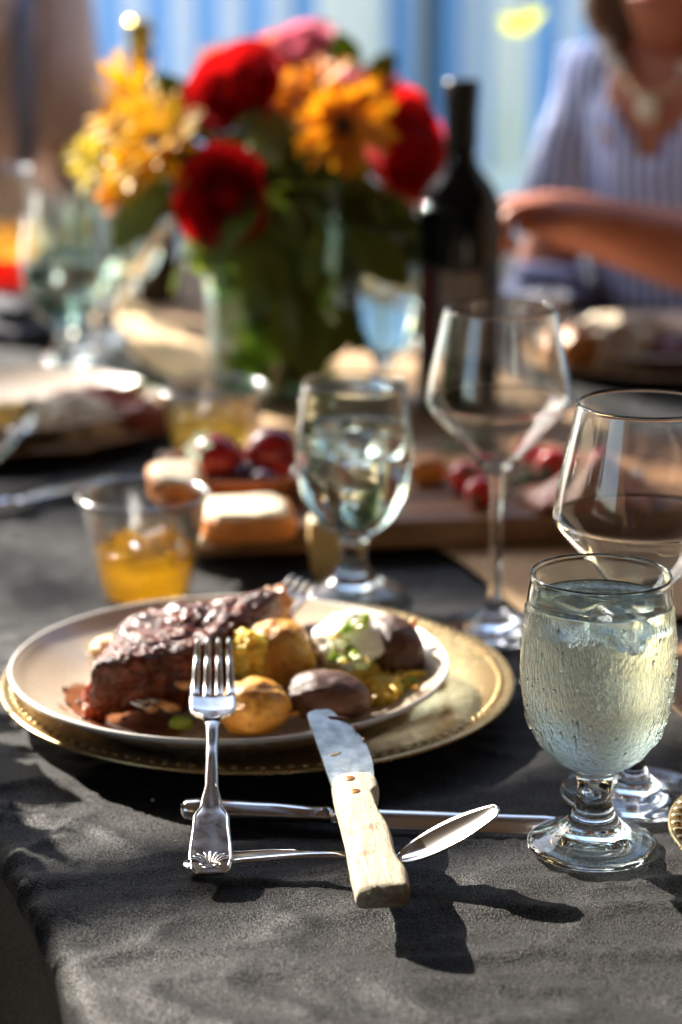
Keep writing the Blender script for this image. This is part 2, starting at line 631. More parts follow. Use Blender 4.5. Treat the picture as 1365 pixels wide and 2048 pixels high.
def cloth_mat():
    m, t, b = nodes_of('black_cloth')
    b.inputs['Base Color'].default_value = (0.003, 0.0027, 0.0029, 1)
    b.inputs['Roughness'].default_value = 0.52
    b.inputs['Specular IOR Level'].default_value = 0.75
    b.inputs['Sheen Weight'].default_value = 0.03
    b.inputs['Sheen Roughness'].default_value = 0.45
    b.inputs['Sheen Tint'].default_value = (0.9, 0.86, 0.85, 1)
    v = coords(t)
    f1 = tex(t, v, 1150, 2)
    f2 = tex(t, v, 600, 3)
    ad = t.nodes.new('ShaderNodeMath'); ad.operation = 'MULTIPLY_ADD'; ad.inputs[1].default_value = 0.2
    t.links.new(f2, ad.inputs[0]); t.links.new(f1, ad.inputs[2])
    bp = t.nodes.new('ShaderNodeBump'); bp.inputs['Strength'].default_value = 0.9; bp.inputs['Distance'].default_value = 0.0006
    t.links.new(ad.outputs[0], bp.inputs['Height'])
    t.links.new(bp.outputs[0], b.inputs['Normal'])
    # weave: threads differ a little in lustre
    r = t.nodes.new('ShaderNodeMapRange'); r.inputs[1].default_value, r.inputs[2].default_value = 0.35, 0.65
    r.inputs[3].default_value, r.inputs[4].default_value = 0.50, 0.78
    t.links.new(f1, r.inputs[0]); t.links.new(r.outputs[0], b.inputs['Roughness'])
    # glittering threads
    sp = t.nodes.new('ShaderNodeMapRange'); sp.inputs[1].default_value, sp.inputs[2].default_value = 0.42, 0.62
    sp.inputs[3].default_value, sp.inputs[4].default_value = 0.07, 0.45
    f4 = tex(t, v, 1000, 1)
    t.links.new(f4, sp.inputs[0]); t.links.new(sp.outputs[0], b.inputs['Specular IOR Level'])
    MATS['black_cloth'] = m
    return m


obj('tablecloth', (CV, CF), cloth_mat(), label='black cloth with soft wrinkles covering the whole dining table', cat='tablecloth')

# unseen shrub in a pot, added to shade the hanging left side of the cloth
pot = thing('shade_shrub', 'unseen shrub in a clay pot added to shade the left side of the cloth', 'shrub', T(0.56, -0.36, GZ))
obj('pot', lathe(rp([(0, 0), (0.12, 0), (0.15, 0.2), (0.17, 0.34), (0.18, 0.36), (0.17, 0.37), (0.155, 0.36), (0.14, 0.30), (0, 0.29)], 4), 40), M('clay', (0.35, 0.15, 0.08), rough=0.8), pot)
obj('stem', tube([(0, 0, 0.28), (0.01, 0, 0.5), (0, 0.02, 0.95)], [0.02, 0.016, 0.008], 8), bark, pot)
keepV, keepF, tb0 = LV, LF, tb
LV, LF, tb = [], [], T(0.56, -0.36, GZ)
leaf_cloud(T(0.60, -0.33, 0.07), 0.27, 2400, 0.036)
leaf_cloud(T(0.52, -0.31, -0.10), 0.26, 1100, 0.036)
obj('foliage', (LV, LF), leafm, pot, smooth=False)
LV, LF, tb = keepV, keepF, tb0

# unseen hedge added to keep sky and ground light off the cloth side
hg = thing('hedge', 'unseen low clipped hedge added to darken the left side of the cloth', 'hedge', (-1.75, 0.8, GZ))
keepV, keepF, tb0 = LV, LF, tb
LV, LF, tb = [], [], Vector((-1.75, 0.8, GZ))
for k in range(5000):
    a, b, c = random.uniform(-0.27, 0.27), random.uniform(-2.2, 2.2), random.uniform(0.05, 0.98)
    if random.random() < 0.75:
        m_ = random.choice((0, 0, 2))
        if m_ == 0: a = math.copysign(0.27, a) + random.uniform(-0.03, 0.03)
        else: c = 0.98 + random.uniform(-0.03, 0.03)
    leaf_cloud(tb + Vector((a, b, c)), 0.02, 1, 0.045)
obj('foliage', (LV, LF), leafm, hg, smooth=False)
obj('core', box(0.44, 4.3, 0.9, (0, 0, 0.45)), M('hedge_core', (0.015, 0.02, 0.008), rough=0.9), hg, smooth=False)
LV, LF, tb = keepV, keepF, tb0

# burlap runner down the middle
burlap = M('burlap', stops=[(0.3, (0.30, 0.18, 0.09)), (0.7, (0.44, 0.29, 0.16))], nscale=60, rough=0.9, bump=0.8, bscale=500, bdist=0.001)
RV, RF = [], []
ns, ntt = 160, 18
for i in range(ns + 1):
    for j in range(ntt + 1):
        s = 0.44 + (TL - 0.5) * i / ns
        t = 0.43 + 0.33 * j / ntt + 0.004 * math.sin(s * 23 + (3 if j > 9 else 0))
        RV.append(T(s, t, 0.003 + 0.0015 * N.noise(Vector((s * 9, t * 9, 4)))))
for i in range(ns):
    for j in range(ntt):
        a = i * (ntt + 1) + j
        RF.append((a, a + 1, a + ntt + 2, a + ntt + 1))
rn = obj('table_runner', (RV, RF), burlap, label='tan woven runner laid down the middle of the black cloth', cat='table runner')
mod = rn.modifiers.new('thick', 'SOLIDIFY'); mod.thickness = 0.0012; mod.offset = 1

# ================================================================== TABLEWARE
gold = M('champagne_gold', stops=[(0.3, (0.50, 0.36, 0.17)), (0.7, (0.58, 0.43, 0.22))], nscale=30, rough=0.2, metal=0.85, rvar=0.1)
bronze = M('brown_charger', stops=[(0.3, (0.24, 0.13, 0.06)), (0.7, (0.32, 0.19, 0.09))], nscale=30, rough=0.3, metal=0.6, rvar=0.1)
china = M('cream_china', (0.50, 0.41, 0.31), rough=0.22, coat=0.3, rvar=0.12, nscale=25)
silver = M('silver', stops=[(0.3, (0.62, 0.58, 0.53)), (0.7, (0.74, 0.71, 0.67))], nscale=60, rough=0.13, metal=1.0, rvar=0.12)
silver2 = M('polished_silver', (0.80, 0.78, 0.75), rough=0.13, metal=1.0)
glassm = M('green_glass', (0.91, 0.985, 0.955), rough=0.04, trans=1, ior=1.5)
clearglass = M('clear_glass', (0.97, 0.985, 0.98), rough=0.045, trans=1, ior=1.5)
thin = thin_glass('thin_glass', base=0.05, rough=0.05, power=2.6)
plastic = thin_glass('thin_plastic', (0.95, 0.95, 0.94), rough=0.10, base=0.13, power=1.8, bump=0.4)
waterm = M('water', (0.96, 1.0, 0.99), rough=0.03, trans=1, ior=1.33)
icem = M('ice', (0.97, 0.99, 1.0), rough=0.12, trans=1, ior=1.25, bump=0.6, bscale=120, bdist=0.002)


def charger(loc, r, m, label, group=None, beads=120, brad=0.0017):
    t = thing('charger_plate', label, 'charger plate', loc, group=group)
    k = r / 0.165
    prof = rp([(0, 0.001), (0.09, 0.001), (0.105, 0.0012), (0.125, 0.006), (0.15, 0.0128), (0.163, 0.0155), (0.165, 0.0172),
               (0.1625, 0.0184), (0.150, 0.0164), (0.128, 0.0098), (0.107, 0.0042), (0.09, 0.0035), (0, 0.0035)], 5)
    obj('plate_body', lathe([(a * k, z) for a, z in prof], 128), m, t)
    parts = []
    for q in range(beads):
        an = 2 * PI * q / beads
        v, f = lump(brad * 1.5, brad, brad * 0.8, 0, cuts=2)
        parts.append(move((v, f), Matrix.Translation((0.1565 * k * math.cos(an), 0.1565 * k * math.sin(an), 0.0178)) @ Matrix.Rotation(an, 4, 'Z')))
    obj('beaded_border', join(*parts), m, t, kind='stuff')
    return t


def plate(loc, r, m, label, group=None):
    t = thing('dinner_plate', label, 'plate', loc, group=group)
    k = r / 0.14
    prof = rp([(0, 0.003), (0.07, 0.003), (0.078, 0.0), (0.082, 0.0), (0.086, 0.004), (0.105, 0.010), (0.128, 0.022), (0.1385, 0.0285), (0.1402, 0.0302),
               (0.1388, 0.0315), (0.136, 0.0302), (0.126, 0.0238), (0.104, 0.0136), (0.085, 0.0086), (0.07, 0.0075), (0, 0.0072)], 5)
    obj('plate_body', lathe([(a * k, z) for a, z in prof], 128), m, t)
    lip = M('white_rim', (0.74, 0.72, 0.68), rough=0.18, coat=0.3)
    obj('rim', lathe([((0.1393 + 0.0015 * math.cos(a)) * k, 0.0306 + 0.0017 * math.sin(a)) for a in [2 * PI * q / 10 for q in range(10)]], 128, True), lip, t)
    return t


pc = G(460, 1327, 0.0335)
cc = G(517, 1352, 0.018)
charger((cc.x, cc.y, 0), 0.165, gold, 'gold charger plate with beaded rim under the steak dinner')
PZ = 0.0035
plate((pc.x, pc.y, PZ), 0.1385, china, 'cream dinner plate holding the dark slab of meat and potatoes')
rc = G(1835, 1430)
charger(rc, 0.165, bronze, 'brown beaded charger plate cut off by the right edge, behind the wine glass')
plate((rc.x + 0.004, rc.y + 0.004, 0.0035), 0.14, china, 'cream plate cut off by the right edge on brown charger')
sc_ = G(1680, 1722)
charger(sc_, 0.0925, gold, 'small gold beaded plate cut off at the right edge beside the front goblet', beads=58, brad=0.0022)


# ---- goblets
def goblet(loc, label, scale=1.0, water=0.1425, ice=3, seed=1, drops=0, rotz=0.0):
    t = thing('water_goblet', label, 'goblet', loc, (0, 0, rotz), group='ice water goblets', scale=scale)
    outer = rp([(0, 0.0052), (0.012, 0.0046), (0.024, 0.0024), (0.030, 0.0008), (0.0345, 0.0016), (0.0358, 0.0035), (0.0335, 0.0058), (0.024, 0.0098), (0.0165, 0.0150), (0.0115, 0.0225),
                (0.0093, 0.0310), (0.0098, 0.0405), (0.0130, 0.0470), (0.0250, 0.0555), (0.0350, 0.0700), (0.0400, 0.0880), (0.0416, 0.1060), (0.0408, 0.1250),
                (0.0385, 0.1440), (0.0372, 0.1530), (0.0374, 0.1562)], 10)
    inner = rp([(0.0368, 0.1574), (0.0357, 0.1562), (0.0356, 0.1530), (0.0366, 0.1440), (0.0387, 0.1250), (0.0394, 0.1060), (0.0377, 0.0880), (0.0325, 0.0710),
                (0.0220, 0.0590), (0.0100, 0.0535), (0, 0.0525)], 6)
    m = goblet_glass if drops else glassm
    obj('glass_body', lathe(outer + inner, 144), m, t)
    # water overlaps the wall a little so that glass and water share one border
    wp = [(0, 0.0523)]
    for r_, z_ in reversed(inner[:-1]):
        if z_ < water: wp.append((r_ + 0.0003, z_ - 0.0002))
    rl = wp[-1][0]
    wp += [(rl, water), (rl - 0.0015, water - 0.0012), (0.02, water - 0.0016), (0, water - 0.0016)]
    obj('water', lathe(wp, 96), waterm, t)
    rnd = random.Random(seed)
    for k in range(ice):
        a = 2 * PI * k / max(ice, 1) + rnd.uniform(0, 1)
        rr = 0.017
        ob = obj('ice_cube', rbox(0.024, 0.022, 0.019, 0.004, cuts=6, amp=0.0012, seed=k + seed), icem, t, loc=(rr * math.cos(a), rr * math.sin(a), water - 0.0098 + rnd.uniform(-0.003, 0.001)),
                 rot=(rnd.uniform(-0.5, 0.5), rnd.uniform(-0.5, 0.5), rnd.uniform(0, 3)))
    if drops:
        parts = []
        prof = [p for p in outer if 0.056 < p[1] < water - 0.003]
        for k in range(drops):
            i = rnd.randrange(len(prof) - 1)
            f_ = rnd.random()
            r_ = prof[i][0] * (1 - f_) + prof[i + 1][0] * f_
            z_ = prof[i][1] * (1 - f_) + prof[i + 1][1] * f_
            dr, dz = prof[i + 1][0] - prof[i][0], prof[i + 1][1] - prof[i][1]
            nrm = Vector((dz, 0, -dr)).normalized()
            an = rnd.uniform(0, 2 * PI)
            sz = rnd.choice((0.0003, 0.00035, 0.0004, 0.0005, 0.0006, 0.0011)) * rnd.uniform(0.7, 1.3)
            v, f = lump(sz * 0.7, sz, sz * rnd.choice((1, 1.2, 1.5, 2.2, 5.0)), 0.1, 2, k, cuts=2)
            mt = Matrix.Rotation(an, 4, 'Z') @ Matrix.Translation((r_ + nrm.x * 0.0001, 0, z_)) @ Matrix.Rotation(-math.asin(nrm.z) if abs(nrm.z) < 1 else 0, 4, 'Y')
            parts.append(move((v, f), mt))
        obj('water_droplets', join(*parts), waterm, t, kind='stuff')
    return t


def goblet_mat():
    m, t, b = nodes_of('misted_glass')
    b.inputs['Base Color'].default_value = (0.90, 0.985, 0.975, 1)
    b.inputs['Transmission Weight'].default_value = 1
    b.inputs['IOR'].default_value = 1.5
    v = coords(t)
    vs = coords(t, (1, 1, 0.3))
    vo = t.nodes.new('ShaderNodeTexVoronoi'); vo.inputs['Scale'].default_value = 850
    t.links.new(vs, vo.inputs['Vector'])
    n1 = tex(t, vs, 620, 3)
    n2 = tex(t, coords(t, (1, 1, 0.10)), 300, 3)
    a1 = t.nodes.new('ShaderNodeMath'); a1.operation = 'MULTIPLY_ADD'; a1.inputs[1].default_value = 1.2
    t.links.new(n1, a1.inputs[0]); t.links.new(n2, a1.inputs[2])
    a2 = t.nodes.new('ShaderNodeMath'); a2.operation = 'MULTIPLY_ADD'; a2.inputs[1].default_value = -0.7
    t.links.new(vo.outputs['Distance'], a2.inputs[0]); t.links.new(a1.outputs[0], a2.inputs[2])
    # mist only on the cold bowl, below the water line, outside
    sx = t.nodes.new('ShaderNodeSeparateXYZ')
    t.links.new(v, sx.inputs[0])
    up = t.nodes.new('ShaderNodeMapRange'); up.inputs[1].default_value, up.inputs[2].default_value = 0.050, 0.060
    dn = t.nodes.new('ShaderNodeMapRange'); dn.inputs[1].default_value, dn.inputs[2].default_value = 0.1415, 0.1365
    t.links.new(sx.outputs['Z'], up.inputs[0]); t.links.new(sx.outputs['Z'], dn.inputs[0])
    mk = t.nodes.new('ShaderNodeMath'); mk.operation = 'MULTIPLY'
    t.links.new(up.outputs[0], mk.inputs[0]); t.links.new(dn.outputs[0], mk.inputs[1])
    st = t.nodes.new('ShaderNodeMath'); st.operation = 'MULTIPLY'; st.inputs[1].default_value = 0.36
    t.links.new(mk.outputs[0], st.inputs[0])
    bp = t.nodes.new('ShaderNodeBump'); bp.inputs['Distance'].default_value = 0.0009
    t.links.new(a2.outputs[0], bp.inputs['Height']); t.links.new(st.outputs[0], bp.inputs['Strength'])
    t.links.new(bp.outputs[0], b.inputs['Normal'])
    rg = t.nodes.new('ShaderNodeMath'); rg.operation = 'MULTIPLY'; rg.inputs[1].default_value = 0.02; ra_ = t.nodes.new('ShaderNodeMath'); ra_.operation = 'ADD'; ra_.inputs[1].default_value = 0.04
    t.links.new(mk.outputs[0], rg.inputs[0]); t.links.new(rg.outputs[0], ra_.inputs[0]); t.links.new(ra_.outputs[0], b.inputs['Roughness'])
    # fine mist scatters the light that comes through from behind
    tl = t.nodes.new('ShaderNodeBsdfTranslucent'); tl.inputs[0].default_value = (0.78, 0.94, 0.90, 1)
    pt = ramp(t, [(0.46, (0, 0, 0)), (0.60, (1, 1, 1))]); t.links.new(n2, pt.inputs[0])
    mw = t.nodes.new('ShaderNodeMath'); mw.operation = 'MULTIPLY_ADD'; mw.inputs[1].default_value = 0.018; mw.inputs[2].default_value = 0.0
    t.links.new(pt.outputs[0], mw.inputs[0])
    mf = t.nodes.new('ShaderNodeMath'); mf.operation = 'MULTIPLY'
    t.links.new(mw.outputs[0], mf.inputs[0]); t.links.new(mk.outputs[0], mf.inputs[1])
    ms_ = t.nodes.new('ShaderNodeMixShader')
    t.links.new(mf.outputs[0], ms_.inputs[0]); t.links.new(b.outputs[0], ms_.inputs[1]); t.links.new(tl.outputs[0], ms_.inputs[2])
    t.links.new(ms_.outputs[0], t.nodes['Material Output'].inputs[0])
    return m


goblet_glass = goblet_mat()
goblet(G(1185, 1697), 'sweating goblet of ice water standing nearest at the lower right', drops=620, seed=3)
goblet(G(708, 1192), 'goblet of ice water standing behind the plate, before the cutting board', 1.04, water=0.125, ice=4, seed=9)
goblet(G(160, 716), 'goblet of water in the blurred left background beside the tall orange drink', 1.22, water=0.10, ice=2, seed=5)
goblet(G(215, 690), 'goblet in the blurred left background nearest to the flower vase', 1.12, water=0.08, ice=0, seed=6)
goblet(G(768, 812), 'goblet in the blurred middle between the vase and the dark wine bottle', 1.15, water=0.11, ice=2, seed=8)

goblet(G(135, 745), 'goblet of water standing before the others in the blurred left background', 1.12, water=0.11, ice=2, seed=15)
goblet(G(262, 640), 'farthest goblet at the left, before the amber bottle', 1.1, water=0.09, ice=1, seed=16)


# ---- wine glasses
def wine_glass(loc, label, rotz=0.0):
    t = thing('wine_glass', label, 'wine glass', loc, (0, 0, rotz), group='large wine glasses')
    th = 0.0011
    o_ = rp([(0.0048, 0.116), (0.012, 0.1215), (0.0275, 0.139), (0.0440, 0.1565), (0.0498, 0.1645), (0.0504, 0.1705), (0.0478, 0.188), (0.0432, 0.210), (0.0388, 0.2325)], 7)
    i_ = [(max(r - th * (2.2 if z < 0.125 else 1), 0.0), z + (0.003 if r < 0.012 else 0.0006)) for r, z in reversed(o_)]
    obj('bowl', lathe(o_ + i_ + [(0, i_[-1][1])], 96), clearglass, t)
    st = rp([(0, 0.0010), (0.037, 0.0008), (0.0415, 0.0016), (0.0422, 0.0028), (0.040, 0.0040), (0.026, 0.0058), (0.014, 0.0095), (0.0075, 0.017), (0.0047, 0.030),
             (0.0040, 0.060), (0.0040, 0.095), (0.0048, 0.1155), (0, 0.1165)], 6)
    obj('stem', lathe(st, 64), clearglass, t)
    return t


wine_glass(G(1266, 1592), 'empty angular wine glass cut by the right edge behind the front goblet')
wine_glass(G(988, 1262), 'empty angular wine glass standing left of its twin, before the wine bottle')


# ---- plastic cups
def cup(loc, label, m_liquid, level=0.45, scale=1.0, seed=0, ice=3):
    t = thing('plastic_cup', label, 'cup', loc, scale=scale, group='clear plastic cups')
    H = 0.078
    rr = lambda z: 0.0325 + (0.0475 - 0.0325) * z / H
    o_ = [(0, 0.0), (0.0325, 0.0), (0.0335, 0.001)]
    for q in range(1, 14):
        z = H * q / 14
        o_.append((rr(z) + 0.0004 * (q % 2), z))
    o_ += [(0.0482, H - 0.002), (0.0496, H - 0.0005), (0.0496, H + 0.0008), (0.0482, H + 0.0018), (0.0468, H)]
    i_ = [(rr(H * q / 14) - 0.0007, H * q / 14) for q in range(13, 0, -1)] + [(0.0325, 0.0022), (0, 0.0022)]
    obj('cup_wall', lathe(o_ + i_, 72), plastic, t)
    L = H * level
    lp = [(0, 0.003), (0.031, 0.003)] + [(rr(z) - 0.0012, z) for z in (0.006, L * 0.35, L * 0.7, L)] + [(0, L)]
    obj('drink', lathe(lp, 72), m_liquid, t)
    rnd = random.Random(seed)
    for k in range(ice):
        a = 2.2 * k + 0.5
        obj('ice_cube', rbox(0.024, 0.022, 0.020, 0.004, cuts=5, amp=0.0012, seed=k), icem, t, loc=(0.016 * math.cos(a), 0.016 * math.sin(a), L + 0.001 + rnd.uniform(-0.003, 0.002)),
            rot=(rnd.uniform(-0.5, 0.5), rnd.uniform(-0.5, 0.5), rnd.uniform(0, 3)))
    return t


def liquid(name, col, tcol, mixf=0.5):
    m, t, b = nodes_of(name)
    b.inputs['Base Color'].default_value = (*col, 1)
    b.inputs['Transmission Weight'].default_value = 1
    b.inputs['Roughness'].default_value = 0.04
    b.inputs['IOR'].default_value = 1.33
    tr = t.nodes.new('ShaderNodeBsdfTranslucent'); tr.inputs[0].default_value = (*tcol, 1)
    mx = t.nodes.new('ShaderNodeMixShader'); mx.inputs[0].default_value = mixf
    t.links.new(b.outputs[0], mx.inputs[1]); t.links.new(tr.outputs[0], mx.inputs[2])
    t.links.new(mx.outputs[0], t.nodes['Material Output'].inputs[0])
    return m


cup(G(292, 1190), 'clear plastic cup of amber drink and ice behind the steak', liquid('amber_drink', (1.0, 0.66, 0.10), (1.0, 0.66, 0.07), 0.62), 0.44, seed=2)
cup(G(428, 945), 'clear plastic cup of pale yellow drink behind the bowl of berries', liquid('yellow_drink', (0.97, 0.80, 0.28), (0.95, 0.70, 0.18)), 0.70, 1.02, seed=4)

# tall tumbler with an orange and red drink
tt_ = thing('tall_tumbler', 'tall clear tumbler of layered orange and red drink at the left edge', 'tumbler', G(14, 652))
obj('glass_wall', lathe(rp([(0, 0), (0.028, 0.0), (0.030, 0.003), (0.034, 0.08), (0.0385, 0.186), (0.0380, 0.1875), (0.0372, 0.186), (0.0328, 0.08), (0.0285, 0.008), (0, 0.007)], 4), 64), thin, tt_)
obj('red_drink', lathe([(0, 0.0085), (0.0280, 0.0085), (0.0322, 0.086), (0, 0.086)], 48), liquid('red_drink', (0.75, 0.02, 0.01), (0.8, 0.03, 0.01)), tt_)
obj('orange_drink', lathe([(0, 0.0865), (0.0323, 0.0865), (0.0342, 0.124), (0, 0.124)], 48), liquid('orange_drink', (0.95, 0.55, 0.12), (0.95, 0.6, 0.15)), tt_)


# ---- cutlery
def loft(sec, rings=14, exp=2.6):
    """sec: list of (point, side, up, half width, half thickness)"""
    V, F = [], []
    for p, a, u, hw, ht in sec:
        for k in range(rings):
            an = 2 * PI * k / rings
            c_, s_ = math.cos(an), math.sin(an)
            V.append(p + a * hw * math.copysign(abs(c_) ** (2 / exp), c_) + u * ht * math.copysign(abs(s_) ** (2 / exp), s_))
    n = len(sec)
    for i in range(n - 1):
        for k in range(rings):
            l = (k + 1) % rings
            F.append((i * rings + k, i * rings + l, (i + 1) * rings + l, (i + 1) * rings + k))
    F.append(tuple(range(rings - 1, -1, -1)))
    F.append(tuple(range((n - 1) * rings, n * rings)))
    return V, F


def interp(tab, x):
    if x <= tab[0][0]: return tab[0][1]
    for (a, va), (b, vb) in zip(tab, tab[1:]):
        if x <= b:
            f = (x - a) / (b - a)
            f = f * f * (3 - 2 * f)
            return va + (vb - va) * f
    return tab[-1][1]


def make_fork(label, L=0.205):
    """x along the fork from handle end to tine tips, z up"""
    t = thing('fork', label, 'fork', group='silver forks')
    zc = lambda x: interp([(0, 0.0), (0.05, 0.0015), (0.10, 0.006), (0.125, 0.0075), (0.145, 0.0015), (0.165, 0.0015), (0.19, 0.007), (0.205, 0.0125)], x)
    wt = [(0, 0.0078), (0.004, 0.0108), (0.012, 0.0118), (0.045, 0.0100), (0.056, 0.0060), (0.072, 0.0037), (0.10, 0.0033), (0.120, 0.0036), (0.128, 0.0052), (0.1345, 0.0102), (0.140, 0.0128), (0.150, 0.0133), (0.1585, 0.0132)]
    ht = [(0, 0.0010), (0.006, 0.0014), (0.05, 0.0015), (0.075, 0.0022), (0.115, 0.0022), (0.135, 0.0012), (0.1585, 0.0010)]
    sec = []
    X = [0.0006 * q for q in range(10)] + [0.006 + 0.0025 * q for q in range(62)]
    X = [x for x in X if x <= 0.1585]
    for x in X:
        z = zc(x); dz = (zc(x + 0.001) - zc(x - 0.001)) / 0.002
        tn = Vector((1, 0, dz)).normalized()
        a = Vector((0, 1, 0)); u = tn.cross(a) * -1 if tn.cross(a).z < 0 else tn.cross(a)
        sec.append((Vector((x, 0, z)), a, u, interp(wt, x), interp(ht, x)))
    cut = [i for i, x in enumerate(X) if x <= 0.126][-1]
    obj('handle', loft(sec[:cut + 1], 18), silver, t)
    # the head dips between its edges
    HV, HF = [], []
    hs_ = sec[cut:]
    m = 12
    for p, a, u, hw, h_ in hs_:
        for sg in (1, -1):
            for k in range(m + 1):
                y = -1 + 2 * k / m
                HV.append(p + a * hw * y + u * (sg * h_ + (y * y) * 0.0016))
    nr = 2 * (m + 1)
    for i in range(len(hs_) - 1):
        for k in range(m):
            a_ = i * nr + k
            HF.append((a_, a_ + nr, a_ + nr + 1, a_ + 1))
            b_ = i * nr + m + 1 + k
            HF.append((b_, b_ + 1, b_ + nr + 1, b_ + nr))
        HF.append((i * nr, i * nr + m + 1, (i + 1) * nr + m + 1, (i + 1) * nr))
        HF.append((i * nr + m, (i + 1) * nr + m, (i + 1) * nr + 2 * m + 1, i * nr + 2 * m + 1))
    HF.append(tuple(range(m + 1)) + tuple(range(2 * m + 1, m, -1)))
    e = (len(hs_) - 1) * nr
    HF.append(tuple(e + q for q in range(m, -1, -1)) + tuple(e + q for q in range(m + 1, 2 * m + 2)))
    obj('head', (HV, HF), silver, t)
    for k in range(4):
        y0 = (k - 1.5) * 0.00715
        y1 = (k - 1.5) * 0.0062
        s2 = []
        for q in range(15):
            x = 0.1580 + (L - 0.1580) * q / 14
            f = q / 14
            y = y0 + (y1 - y0) * f
            z = zc(x) + (y0 / 0.0133) ** 2 * 0.0014 * (1 - f)
            hw = 0.0026 * (1 - f) + 0.0012 * f
            if q == 14: hw *= 0.55
            s2.append((Vector((x, y, z)), Vector((0, 1, 0)), Vector((-0.2, 0, 1)).normalized(), hw, 0.00105 * (1 - 0.3 * f)))
        obj('tine', loft(s2, 10, 3), silver, t)
    # raised border line and scallop shell near the handle end
    ed = []
    for sg in (1, -1):
        pts = [(x, sg * (interp(wt, x) - 0.0013), zc(x) + interp(ht, x) - 0.0001) for x in [0.003 + 0.0025 * q for q in range(28)]]
        ed.append(tube(pts, 0.00045, 6))
    obj('handle_border', join(*ed), silver, t)
    sh = []
    for q in range(9):
        an = R(-64 + 16 * q)
        ln = 0.0125 - 0.0028 * abs(q - 4) / 4
        o0 = Vector((0.0055, 0.0030 * (q - 4) / 4, 0))
        pts = []
        for w_ in range(6):
            f = w_ / 5
            p = o0 + Vector((math.cos(an * (0.3 + 0.7 * f)), math.sin(an * (0.3 + 0.7 * f)), 0)) * ln * f
            pts.append((p.x, p.y, 0.0010 + 0.0003 * math.sin(PI * f)))
        sh.append(tube(pts, [0.0004, 0.0006, 0.0008, 0.0010, 0.0010, 0.0006], 6))
    for sg in (1, -1):
        sh.append(tube([(0.0050, sg * 0.0008, 0.0014), (0.0048, sg * 0.0040, 0.0014), (0.0058, sg * 0.0054, 0.0014), (0.0068, sg * 0.0046, 0.0014)], 0.0005, 6))
    sh.append(tube([(0.0035, -0.005, 0.0013), (0.0032, 0, 0.0013), (0.0035, 0.005, 0.0013)], 0.0004, 6))
    obj('shell_ornament', join(*sh), silver, t)
    return t


f1 = make_fork('silver fork with shell handle leaning on the dinner plate, tines up')
a_, b_ = G(421, 1747, 0.0095), G(428, 1310, 0.061)
dv = b_ - a_
set_frame(f1, dv, (0, 0, 1), a_)
f1.scale = (dv.length / 0.2055,) * 3
f2 = copy_tree(f1)
f2['label'] = 'second silver fork lying behind the meat, bright tines past the plate rim'
tip = G(612, 1160, 0.052)
set_frame(f2, (tip - G(470, 1250, 0.046)), (0.1, -0.25, 1), (0, 0, 0))
f2.location = tip - (f2.matrix_basis.to_3x3() @ Vector((0.205, 0, 0.012)))

# steak knife: lies flat, blade over the plate rim
ka, kb = G(766, 1800, 0.0205), G(667, 1424, 0.0440)
kn = thing('steak_knife', 'steak knife with weathered pale wooden handle and two copper rivets', 'knife')
set_frame(kn, kb - ka, (0, 0, 1), ka)
KL = (kb - ka).length


def wood_weathered():
    m, t, b = nodes_of('weathered_wood')
    v = coords(t, (6, 60, 60))
    f = tex(t, v, 6, 6, 0.7)
    r = ramp(t, [(0.28, (0.22, 0.16, 0.10)), (0.45, (0.44, 0.37, 0.25)), (0.6, (0.58, 0.52, 0.38)), (0.75, (0.70, 0.64, 0.50))])
    t.links.new(f, r.inputs[0])
    f3 = tex(t, coords(t), 55, 3)
    r3 = ramp(t, [(0.60, (1, 1, 1)), (0.74, (0.62, 0.42, 0.32))])
    t.links.new(f3, r3.inputs[0])
    mx = t.nodes.new('ShaderNodeMix'); mx.data_type = 'RGBA'; mx.blend_type = 'MULTIPLY'; mx.inputs[0].default_value = 1
    t.links.new(r.outputs[0], mx.inputs[6]); t.links.new(r3.outputs[0], mx.inputs[7])
    t.links.new(mx.outputs[2], b.inputs['Base Color'])
    b.inputs['Roughness'].default_value = 0.75
    f2_ = tex(t, coords(t, (160, 700, 700)), 1.2, 5, 0.75)
    bp = t.nodes.new('ShaderNodeBump'); bp.inputs['Strength'].default_value = 1.0; bp.inputs['Distance'].default_value = 0.0016
    t.links.new(f2_, bp.inputs['Height']); t.links.new(bp.outputs[0], b.inputs['Normal'])
    return m


ww = wood_weathered()
HLn = 0.118
LW = [(0, 0.010), (0.003, 0.0128), (0.02, 0.0128), (0.06, 0.0118), (0.10, 0.0120), (0.116, 0.0118), (HLn, 0.0108)]      # left half width (+y)
RW = [(0, 0.010), (0.003, 0.0140), (0.016, 0.0150), (0.034, 0.0118), (0.058, 0.0125), (0.085, 0.0092), (0.097, 0.0088), (0.104, 0.0128), (0.115, 0.0130), (HLn, 0.0118)]
HT = [(0, 0.0058), (0.004, 0.0085), (0.02, 0.0090), (0.06, 0.0082), (0.11, 0.0080), (HLn, 0.0074)]
V, F = [], []
nr = 28
xs = [0.0, 0.0006, 0.0015, 0.003] + [0.003 + (HLn - 0.003) * q / 60 for q in range(1, 61)]
for x in xs:
    l, r_, h = interp(LW, x), interp(RW, x), interp(HT, x)
    for k in range(nr):
        an = 2 * PI * k / nr
        c_, s_ = math.cos(an), math.sin(an)
        e = 2 / 4.2
        y = math.copysign(abs(c_) ** e, c_) * (l if c_ > 0 else r_)
        z = math.copysign(abs(s_) ** e, s_) * h
        if c_ > 0 and s_ > 0: y -= 0.0034 * abs(s_) ** 2         # bevel on the sunny side
        nz = N.noise(Vector((x * 130, y * 420, z * 420))) * 0.00035
        V.append((x - 0.004 * (z / 0.009) * math.exp(-x / 0.006), y + nz, z + nz))
